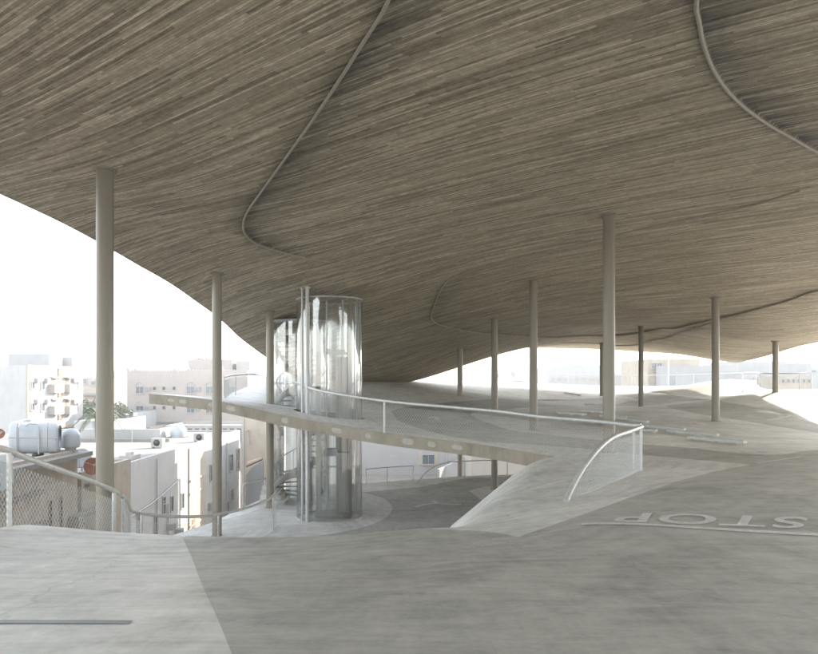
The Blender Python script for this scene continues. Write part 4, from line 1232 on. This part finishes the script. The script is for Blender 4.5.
# tanks and dishes on the tan house
def big_tank():
    p0, p1 = P(11, 437, 24.9), P(60, 437.5, 25.4)
    c = (p0+p1)/2; L = (p1-p0).length; ax = (p1-p0).normalized(); rz = 0.56
    e_ = empty('roof_tank', (c.x, c.y, zD1)); tag(e_, 'large pale blue rounded roof tank with straps and pipes behind the fence', 'water tank')
    nrm = Vector((-ax.y, ax.x, 0)).normalized()
    mb = MB(); rings = []
    prof = [(-L/2, .80), (-L/2+0.03, .93), (-L/2+0.10, 1.0), (-L*0.2, 1.0), (0, 1.0), (L*0.2, 1.0), (L/2-0.10, 1.0), (L/2-0.03, .93), (L/2, .80)]
    n = 28; vs = []
    for (t, sc_) in prof:
        for j in range(n):
            a = 2*math.pi*j/n; ca, sa = math.cos(a), math.sin(a)
            rr = (abs(ca)**3.2 + abs(sa)**3.2)**(-1/3.2)
            vs.append(c + ax*t + (nrm*ca*0.5 + Vector((0, 0, 1))*sa*rz)*rr*sc_)
    fs = [(i*n+j, i*n+(j+1) % n, (i+1)*n+(j+1) % n, (i+1)*n+j) for i in range(len(prof)-1) for j in range(n)] + [tuple(range(n)), tuple(reversed(range((len(prof)-1)*n, len(prof)*n)))]
    mb.add(vs, fs, 0, True); mb.build('shell', M['tank'], e_)
    for t in (-L*0.33, L*0.28, -L*0.30):
        mb = MB(); pts = []
        for j in range(n+1):
            a = 2*math.pi*j/n; ca, sa = math.cos(a), math.sin(a); rr = (abs(ca)**3.2 + abs(sa)**3.2)**(-1/3.2)
            pts.append(c + ax*t + (nrm*ca*0.5 + Vector((0, 0, 1))*sa*rz)*rr*1.01)
        mb.tube(pts, 0.02, 5, caps=False); mb.build('strap', M['pipe'], e_)
    mb = MB(); q = c + ax*L*0.12 - nrm*0.56
    mb.tube([q + Vector((0, 0, -0.55)), q + Vector((0, 0, 0.42)), q + Vector((0, 0, 0.5)) - ax*0.06, q + Vector((0, 0, 0.52)) - ax*0.3, q + Vector((0,0,0.42)) - ax*0.42], 0.025, 8); mb.build('pipe', M['pipe'], e_)
    mb = MB(); mb.tube([c - ax*L*0.49 - nrm*0.51 + Vector((0,0,0.02)), c + ax*L*0.49 - nrm*0.51 + Vector((0,0,0.02))], 0.015, 6); mb.build('rib', M['pipe'], e_)
    mb = MB()
    for t in (-0.36, 0.0, 0.36): 
        q = c + ax*L*t; mb.box(q.x-0.1, q.x+0.1, q.y-0.45, q.y+0.45, zD1-0.1, c.z-rz*0.97)
    mb.build('stand', M['pipe'], e_)
    mb = MB(); mb.cyl((c.x+ax.x*L*-0.15, c.y+ax.y*L*-0.15), 0.17, c.z+rz*0.98, c.z+rz+0.09, 18); mb.build('cap', M['pipe'], e_)
big_tank()
p = P(70.5, 438, 26.2)
e_ = empty('roof_tank', (p.x, p.y, zD1)); tag(e_, 'small white barrel tank right of the large roof tank', 'water tank')
mb = MB(); mb.lathe((p.x, p.y), [(0, p.z+0.36), (0.16, p.z+0.34), (0.28, p.z+0.24), (0.34, p.z+0.1), (0.34, p.z-0.28), (0.30, p.z-0.36), (0.0, p.z-0.36)], 24); mb.build('shell', M['tank'], e_)
mb = MB(); mb.cyl((p.x, p.y), 0.2, zD1-0.1, p.z-0.355, 12); mb.build('stand', M['pipe'], e_)
mb = MB(); mb.tube([(p.x-0.42, p.y-0.1, zD1-0.1), (p.x-0.42, p.y-0.1, p.z+0.42)], 0.025, 6); mb.build('pipe', M['pipe'], e_)
def dish(px, py, d, r, mat, lab, aim=(0.5, -0.6, 0.55), base=None):
    c = P(px, py, d); a = Vector(aim).normalized()
    e_ = empty('satellite_dish', (c.x, c.y, base if base is not None else c.z-r*1.3)); tag(e_, lab, 'satellite dish', 'satellite dishes on the roofs')
    q = a.to_track_quat('Z', 'Y').to_matrix().to_4x4(); T_ = Matrix.Translation(c) @ q
    mb = MB(); prof = [(r*t, 0.28*r*t*t) for t in np.linspace(0.02, 1, 8)]; prof2 = [(r*t, 0.28*r*t*t-0.02) for t in np.linspace(1, 0.02, 8)]
    mb.lathe((0, 0), prof+prof2, 28, 0, T_); mb.build('reflector', M[mat], e_)
    mb = MB()
    f_ = T_ @ Vector((0, 0, r*0.95))
    for k_ in range(3):
        an = 2*math.pi*k_/3+0.5; mb.tube([T_ @ Vector((r*.93*math.cos(an), r*.93*math.sin(an), 0.25*r)), f_], 0.012, 5)
    mb.tube([T_ @ Vector((0, 0, r*0.86)), T_ @ Vector((0, 0, r*1.04))], 0.045, 10)
    mb.build('feed_arm', M['pipe'], e_)
    mb = MB(); b_ = base if base is not None else c.z - r*1.3
    mb.tube([T_ @ Vector((0, 0, -0.03)), T_ @ Vector((0, 0, -0.2)), (T_ @ Vector((0, 0, -0.2))) * 1.0], 0.03, 8)
    qv = T_ @ Vector((0, 0, -0.2)); mb.tube([(qv.x, qv.y, b_-0.05), qv], 0.03, 8); mb.build('mast', M['pipe'], e_)
zW = CZ-3.75
dish(-3, 477, 20.4, 0.44, 'tank', 'large white dish cut by the left edge behind the fence', (0.75, -0.6, 0.2))
dish(-1, 434, 21.5, 0.16, 'rust', 'rust brown dish just peeking in at the left edge', (0.6, -0.7, 0.3), zD1-0.1)
dish(81, 459, 27.6, 0.40, 'tank', 'white dish on the low roof left of the nearest column', (0.2, -0.8, 0.35), zW)
dish(92.5, 466.5, 27.3, 0.34, 'rust', 'rust brown dish touching the nearest column', (0.5, -0.75, 0.25), zW)

# E: houses and walls below the ramp, seen between the columns, plus an added shade caster
e = body('beige_house', 'plain beige house whose big blank wall stands below the ramp', xS(242, 74), -13.6, 74, 86, zpx(400, 74), 'beige', 0.4)
mb = MB(); mb.cyl((xS(243.5, 74), 73.9), 0.06, 0, zpx(418, 74), 8); mb.build('wall_pipe', M['pipe'], e)
mb = MB(); mb.tube([(xS(243.5,74), 73.9, zpx(433,74)), (xS(249,74), 73.85, zpx(430,74)), (xS(249,74), 73.85, zpx(445,74))], 0.05, 6); mb.build('wall_pipe', M['pipe'], e)
e = empty('yard_wall', (xS(250, 66), 66, 0)); tag(e, 'small white wall with a sloping brown roof behind the lower floor', 'wall')
mb = MB(); 
a_, b_ = (xS(246, 66), 66), (xS(263, 66), 66)
mb.add([(a_[0], 66, 0), (b_[0], 66, 0), (b_[0], 66, zpx(461, 66)), (xS(252, 66), 66, zpx(467, 66)), (a_[0], 66, zpx(475, 66)), (a_[0], 66.3, 0), (b_[0], 66.3, 0), (b_[0], 66.3, zpx(461, 66)), (xS(252, 66), 66.3, zpx(467, 66)), (a_[0], 66.3, zpx(475, 66))],
       [(0,1,2,3,4),(9,8,7,6,5),(4,3,8,9),(3,2,7,8),(1,6,7,2),(0,4,9,5)]); mb.build('wall', M['white'], e)
mb = MB(); mb.add([(xS(246,66.4), 66.4, zpx(466.5,66.4)), (xS(263,66.4), 66.4, zpx(459,66.4)), (xS(262,70), 70, zpx(457,70)), (xS(248,70), 70, zpx(461,70))] , [(0,1,2,3)])
mb.add([(xS(246,66.4), 66.4, zpx(467.5,66.4)), (xS(263,66.4), 66.4, zpx(460,66.4)), (xS(262,70), 70, zpx(458,70)), (xS(248,70), 70, zpx(462,70))] , [(3,2,1,0)])
mb.build('roof', M['brown'], e)
e = body('added_shade_house', 'tall plain pale house added behind the glass cylinders to cast shade', xS(287, 50), -4.4, 49.5, 57, CZ-1.3, 'bright', 0.3)  # added block, placed so its shadow falls on the corner house wall
e = body('terrace_house', 'narrow cream house with small windows seen between two columns under the ramp', xS(272, 60), xS(284, 60), 60, 72, zpx(415, 60), 'offwhite', 0.3)
for px, py in ((276, 437), (281, 437), (276, 452), (281, 452), (275.5, 467), (281, 467)):
    window(e, 'S', 60, xS(px, 60), zpx(py, 60), 0.22, 0.6, 'tan', False, 0, 'pane', depth=0.05)
# W: pale wall house beyond the yard
e = body('pale_warehouse', 'pale bluish wall with one framed window beyond the sunlit yard', xS(300, 96), 22, 96, 110, CZ-4.0, 'greyblue', 0.4)
window(e, 'S', 96, xS(428.5, 96), zpx(459.5, 96), 1.55, 1.25, 'offwhite', True, 1, 'pane', depth=0.2)
u_ = xS(428.5, 96)
for (a_, b_, c_, d_) in ((u_-1.3, u_-0.86, 457.5+7.5, 457.5-6), (u_+0.86, u_+1.2, 457.5+7.5, 457.5-6)):
    mb = MB(); fbox(mb, 'S', 96, a_, b_, zpx(c_, 96), zpx(d_, 96), 0.0, 0.08)
    mb.build('window_surround', M['beige'], e)
window(e, 'S', 96, xS(462, 96), zpx(458, 96), 1.0, 1.0, 'beige', False, 1, 'greyblue', depth=0.1)
mb = MB(); mb.cyl((xS(447.5, 94), 95.8), 0.1, 0, CZ-5, 10); mb.build('downpipe', M['offwhite'], e)
mb = MB()
for px, py in ((391, 456), (393.6, 455.6), (396, 456)): fbox(mb, 'S', 96, xS(px, 96)-0.12, xS(px, 96)+0.12, zpx(py, 96)-0.08, zpx(py, 96)+0.08, 0.0, 0.05)
mb.build('vent', M['pipe'], e)
e = empty('yard_wall', (xS(400, 82), 84, 0)); tag(e, 'low pale wall running into the sunlit yard from the right', 'wall')
mb = MB(); mb.add([(xS(437, 83), 83, 0), (xS(437, 83), 83, 2.4), (xS(462, 96), 95.9, 2.4), (xS(462, 96), 95.9, 0), (xS(437, 83)+.3, 83, 0), (xS(437, 83)+.3, 83, 2.4), (xS(462, 96)+.3, 95.9, 2.4), (xS(462, 96)+.3, 95.9, 0)], [(0,3,2,1),(4,5,6,7),(1,2,6,5),(0,1,5,4)]); mb.build('wall', M['greyblue'], e)

# small house between A and B
e = body('green_window_house', 'beige house with a small green window between the apartment block and the nearest column', xS(78, 135), xS(102, 135), 135, 150, zpx(377.5, 135), 'beige', 0.5)
window(e, 'S', 135, xS(84.7, 135), zpx(381.5, 135), 0.8, 0.9, 'offwhite', True, 1, 'pane')
window(e, 'S', 135, xS(93.5, 135), zpx(383.2, 135), 0.8, 0.7, 'offwhite', True, 0, 'pane')
mb = MB(); fbox(mb, 'S', 135, xS(78, 135), xS(102, 135), zpx(395.5, 135), zpx(393.5, 135), 0, 1.2); mb.build('canopy', M['roofc'], e)
e = body('carport_row', 'long low white roofs below the apartment block', xS(74, 84), xS(108, 84), 84, 96, zpx(421, 84), 'white', 0.3)
e = body('grey_shed', 'low grey shed in front of the trees', xS(84, 100), xS(126, 100), 100, 112, zpx(414, 100), 'greyblue', 0.3)
e = body('pergola_house', 'low tan house with a pitched canopy at the foot of the pink block', xS(122, 106), xS(150, 106), 106, 112, zpx(427, 106), 'tan', 0.3)

# right background
e = body('white_store', 'long white two-level building far behind the middle columns', xS(548, 150), xS(603, 150), 150, 166, zpx(367.3, 150), 'white', 0.3)
mb = MB(); mb.box(xS(567, 150), xS(603, 150), 150.3, 166, zpx(367.3, 150)+0.002, zpx(364.8, 150)); mb.build('upper_wall', M['white'], e)
for k_, px in enumerate((553, 559, 566, 577, 584, 592, 598)):
    window(e, 'S', 150, xS(px, 150), zpx(379.5, 150), 0.5+0.3*(k_%3), 0.7, 'white', False, 0, 'beige', depth=0.08)
e = body('pale_shed', 'pale shed with ribbed wall right of the thick column, far off', xS(614, 140), xS(632, 140), 140, 148, zpx(373.5, 140), 'greyblue', 0.2)
e = body('grey_block', 'grey block with two windows and a pipe frame on its roof', xS(648, 110), xS(700, 110), 110, 124, zpx(359, 110), 'beige', 0.4)
for px in (654, 659.5): window(e, 'S', 110, xS(px, 110), zpx(365.5, 110), 0.65, 0.7, 'offwhite', True, 1, 'pane')
mb = MB(); z_ = zpx(359, 110); mb.tube([(xS(672, 111), 111, z_-0.1), (xS(672, 111), 111, z_+0.75), (xS(676, 111), 111, z_+0.95), (xS(690, 111), 111, z_+0.9)], 0.1, 8)
mb.tube([(xS(688, 111), 111, z_-0.1), (xS(688, 111), 111, z_+0.9)], 0.07, 8); mb.tube([(xS(700, 114), 114, z_-0.2), (xS(700, 114), 114, z_+1.1)], 0.07, 8); mb.build('pipe_frame', M['pipe'], e)
e = body('long_wall_house', 'long grey building with a brick red line on top, behind the right columns', xS(669, 104), xS(736, 104), 104, 109.5, zpx(365.5, 104), 'greyblue', 0.2)
e = body('blue_wall_house', 'low blue grey wall in front of the long grey building', xS(712, 88), xS(766, 88), 88, 100, zpx(371.5, 88), 'greyblue_dark' if 'greyblue_dark' in M else 'greyblue', 0.3)
e = body('large_grey_block', 'large plain grey block behind the far right column', xS(738, 125), xS(799, 125), 125, 140, zpx(361.5, 125), 'greyblue', 0.4)
e = body('tan_row_house', 'tan house row with small windows at the far right rim', xS(779, 82), xS(812, 82), 82, 92, zpx(376.5, 82), 'tan', 0.3)
for k_ in range(6): window(e, 'S', 82, xS(783+k_*5.2, 82), zpx(381, 82), 0.3, 0.4, 'offwhite', False, 0, 'pane', depth=0.05)
e = empty('gabled_house', (xS(817, 110), 114, 0)); tag(e, 'house with a half gable cut by the right edge of the photo', 'building')
mb = MB(); a_ = xS(810, 110); b_ = xS(845, 110)
vs = [(a_, 110, 0), (b_, 110, 0), (b_, 110, zpx(371, 110)), (a_+1.4, 110, zpx(370, 110)), (a_, 110, zpx(363, 110))]
mb.add(vs + [(x_, 120, z_) for x_, _, z_ in vs], [(0,1,2,3,4),(9,8,7,6,5),(0,4,9,5),(4,3,8,9),(3,2,7,8),(1,6,7,2)]); mb.build('wall', M['greyblue'], e)
mb = MB(); fbox(mb, 'S', 110, a_+0.3, a_+0.9, zpx(373, 110), zpx(370.5, 110), 0, 0.05); mb.build('window', M['pane'], e)
for px, py, lab in ((496, 375.5, 'tiny dark dish seen over the rim, left of the middle column'), (512.5, 375, 'tiny dark dish seen over the rim, right beside its twin')):
    dish(px, py, 75, 0.38, 'pipe', lab, (0.4, -0.8, 0.5), 10.0)
e = body('rim_house', 'low cream house just showing over the bright rim left of centre', xS(470, 77), xS(520, 77), 75.6, 84, CZ-0.05+0.0, 'offwhite', 0.2)

# far skyline
k_ = 0
for i in range(44):
    d = random.uniform(190, 620)
    px = random.uniform(70, 470) if i < 26 else random.uniform(440, 900)
    w_ = random.uniform(9, 26); top = CZ + random.uniform(-1.5, 3.0)*(d/400) + random.choice([0, 0, 1.5])
    x = xS(px, d)
    e = empty('distant_house', (x, d, 0)); 
    tag(e, 'pale flat-roofed house far off in the haze of the skyline', 'building', 'far houses along the skyline')
    mb = MB(); mb.box(x-w_/2, x+w_/2, d, d+w_*0.8, 0, top); mb.build('wall', M[random.choice(['white', 'offwhite', 'greyblue', 'pink'])], e)
    mb = MB(); mb.box(x-w_*0.2, x+w_*0.1, d+2, d+w_*0.5, top+0.002, top+random.uniform(0.8, 2.4)); mb.build('roof_room', M['offwhite'], e)

# ------------------------------------------------------------------ trees
def tree(name, lab, x, y, h, r, mat='leaf', n=900, leaf=0.16, zb=0.0, tr=0.12, cat='tree', squash=0.8):
    e_ = empty(name, (x, y, zb)); tag(e_, lab, cat)
    rg = random.Random(int(abs(x*13+y*7)))
    mb = MB(); top = Vector((x, y, zb+h-r*0.9)); limbs = []
    mb.tube([(x, y, zb-0.1), (x+0.1, y, zb+h*0.3), tuple(top)], tr, 8, rads=[tr*1.2, tr, tr*0.5])
    cl_ = []
    for k in range(9):
        a = rg.uniform(0, 6.28); q = rg.uniform(0.3, 0.85)*r
        c = Vector((x+q*math.cos(a), y+q*math.sin(a), zb+h-r*squash+rg.uniform(-0.6, 0.6)*r*squash)); cl_.append((c, rg.uniform(0.28, 0.5)*r))
        mb.tube([(x+0.1*math.cos(a), y, zb+h*0.45+rg.uniform(0, 0.2)*h*0.4), tuple((top+c)/2), tuple(c)], tr*0.3, 5, rads=[tr*0.5, tr*0.3, tr*0.12])
    mb.build('trunk', M['bark'], e_)
    mb = MB()
    for i in range(n):
        c, cr = rg.choice(cl_)
        v = Vector((rg.gauss(0, 1), rg.gauss(0, 1), rg.gauss(0, 0.8))).normalized()*cr*rg.uniform(0.55, 1.1)
        p = c+v; d1 = Vector((rg.gauss(0,1), rg.gauss(0,1), rg.gauss(0,.6))).normalized(); d2 = d1.cross(Vector((rg.gauss(0,1), rg.gauss(0,1), rg.gauss(0,1)))).normalized()
        l = leaf*rg.uniform(0.6, 1.4)
        mb.add([p-d1*l, p+d2*l*0.45, p+d1*l, p-d2*l*0.45], [(0,1,2,3)], 0)
    mb.build('crown', M[mat], e_)
def palm(lab, x, y, h, zb=0.0):
    e_ = empty('palm_tree', (x, y, zb)); tag(e_, lab, 'palm tree')
    mb = MB(); mb.tube([(x, y, zb-0.1), (x+0.15, y, zb+h*0.5), (x+0.1, y, zb+h)], 0.2, 10, rads=[0.26, 0.2, 0.17]); mb.build('trunk', M['bark'], e_)
    mb = MB(); rg = random.Random(5)
    for k in range(22):
        a = 2*math.pi*k/22*2.4; el = rg.uniform(0.1, 1.1); L = rg.uniform(2.2, 3.0); pts = []
        for j in range(7):
            t = j/6; rr = L*t*math.cos(el)*(1-0.1*t); zz = h + L*(t*math.sin(el) - 0.75*t*t)
            pts.append(Vector((x+0.1+rr*math.cos(a), y+rr*math.sin(a), zb+zz)))
        mb.tube(pts, 0.02, 3, caps=False)
        for j in range(1, 26):
            t = j/26*6; i = min(5, int(t)); p = pts[i].lerp(pts[i+1], t-i); tn = (pts[i+1]-pts[i]).normalized()
            sd_ = tn.cross(Vector((0,0,1))).normalized(); l = 0.55*math.sin(math.pi*min(0.95, (j/26)*0.85+0.15))
            for s_ in (-1, 1):
                q = p + sd_*s_*l + tn*l*0.5 - Vector((0,0,0.2*l)); mb.add([p-tn*0.03, q, p+tn*0.05], [(0,1,2)])
    mb.build('crown', M['leaf'], e_)
palm('palm tree with drooping fronds just left of the nearest column', xS(96, 58), 58, zpx(416, 58)-0.0)
tree('street_tree', 'round green tree between the apartment block and the pink block', xS(117, 108), 108, zpx(397, 108), 3.6, 'leaf_dry', 2200, 0.3)
tree('street_tree', 'dark green tree left of the nearest column below the beige house', xS(88, 118), 118, zpx(398, 118), 3.8, 'leaf_dry', 2000, 0.3)
tree('street_tree', 'low dusty tree in front of the pink block, right of the nearest column', xS(131, 86), 86, zpx(427, 86), 4.0, 'leaf_dry', 2200, 0.24)
tree('street_tree', 'dusty bushy tree behind the white roof wall near the round tank', xS(146, 84), 84, zpx(431, 84), 2.8, 'leaf_dry', 1600, 0.22)
tree('street_tree', 'small green tree hugging the right side of the nearest column', xS(114, 95), 95, zpx(401, 95), 2.8, 'leaf', 1500, 0.24)

# ------------------------------------------------------------------ haze
hm = bpy.data.materials.new('air_haze'); hm.use_nodes = True
hn = hm.node_tree; hn.nodes.remove(hn.nodes['Principled BSDF'])
pv = hn.nodes.new('ShaderNodeVolumePrincipled'); pv.inputs['Color'].default_value = (0.93, 0.95, 1.0, 1)
pv.inputs['Density'].default_value = 0.0009; pv.inputs['Anisotropy'].default_value = 0.2
hn.links.new(pv.outputs[0], hn.nodes['Material Output'].inputs['Volume'])
mb = MB(); mb.box(-3050, 3050, -550, 5050, -1.0, 32.0)
tag(mb.build('haze', hm), 'thin pale daylight haze', None, kind='stuff')

# ------------------------------------------------------------------ roof clutter that can be picked out at left
def roof_ac(px, py, d, lab, zb_):
    p = P(px, py, d); e_ = empty('air_conditioner', (p.x, p.y, zb_)); tag(e_, lab, 'air conditioner', 'loose units on the flat roofs')
    mb = MB(); mb.box(p.x-0.42, p.x+0.42, p.y-0.3, p.y+0.3, zb_+0.08, zb_+0.72); mb.build('casing', M['offwhite'], e_)
    mb = MB(); mb.lathe((0, 0), [(0.02, 0), (0.24, 0), (0.24, 0.02), (0.02, 0.02)], 18, 0, Matrix.Translation((p.x, p.y-0.302, zb_+0.4)) @ Matrix.Rotation(math.pi/2, 4, 'X')); mb.build('fan_grille', M['dark'], e_)
    mb = MB(); mb.box(p.x-0.4, p.x-0.32, p.y-0.3, p.y+0.3, zb_-0.02, zb_+0.078); mb.box(p.x+0.32, p.x+0.4, p.y-0.3, p.y+0.3, zb_-0.02, zb_+0.078); mb.build('stand', M['pipe'], e_)
zr_ = zC - 0.04
roof_ac(158, 449, 52, 'cream air conditioner on the flat roof left of the second column', zr_)
roof_ac(200, 444, 57, 'cream air conditioner on the flat roof between the round tank and the second column', zr_)
for px, py, d, h_, lab, z0_ in ((132, 446, 54, 1.6, 'thin aerial mast on the flat roof right of the nearest column', zr_), (206, 441, 59, 1.3, 'thin aerial mast on the flat roof just left of the second column', zr_)):
    p = P(px, py, d); e_ = empty('aerial', (p.x, p.y, z0_)); tag(e_, lab, 'aerial')
    mb = MB(); mb.tube([(p.x, p.y, z0_-0.05), (p.x, p.y, z0_+h_)], 0.02, 6); mb.build('mast', M['pipe'], e_)
    mb = MB()
    for k_ in range(5): mb.tube([(p.x-0.25+0.02*k_, p.y+k_*0.14-0.3, z0_+h_-0.05), (p.x+0.25-0.02*k_, p.y+k_*0.14-0.3, z0_+h_-0.05)], 0.008, 4)
    mb.tube([(p.x, p.y-0.35, z0_+h_-0.05), (p.x, p.y+0.35, z0_+h_-0.05)], 0.01, 4); mb.build('antenna_rods', M['pipe'], e_)
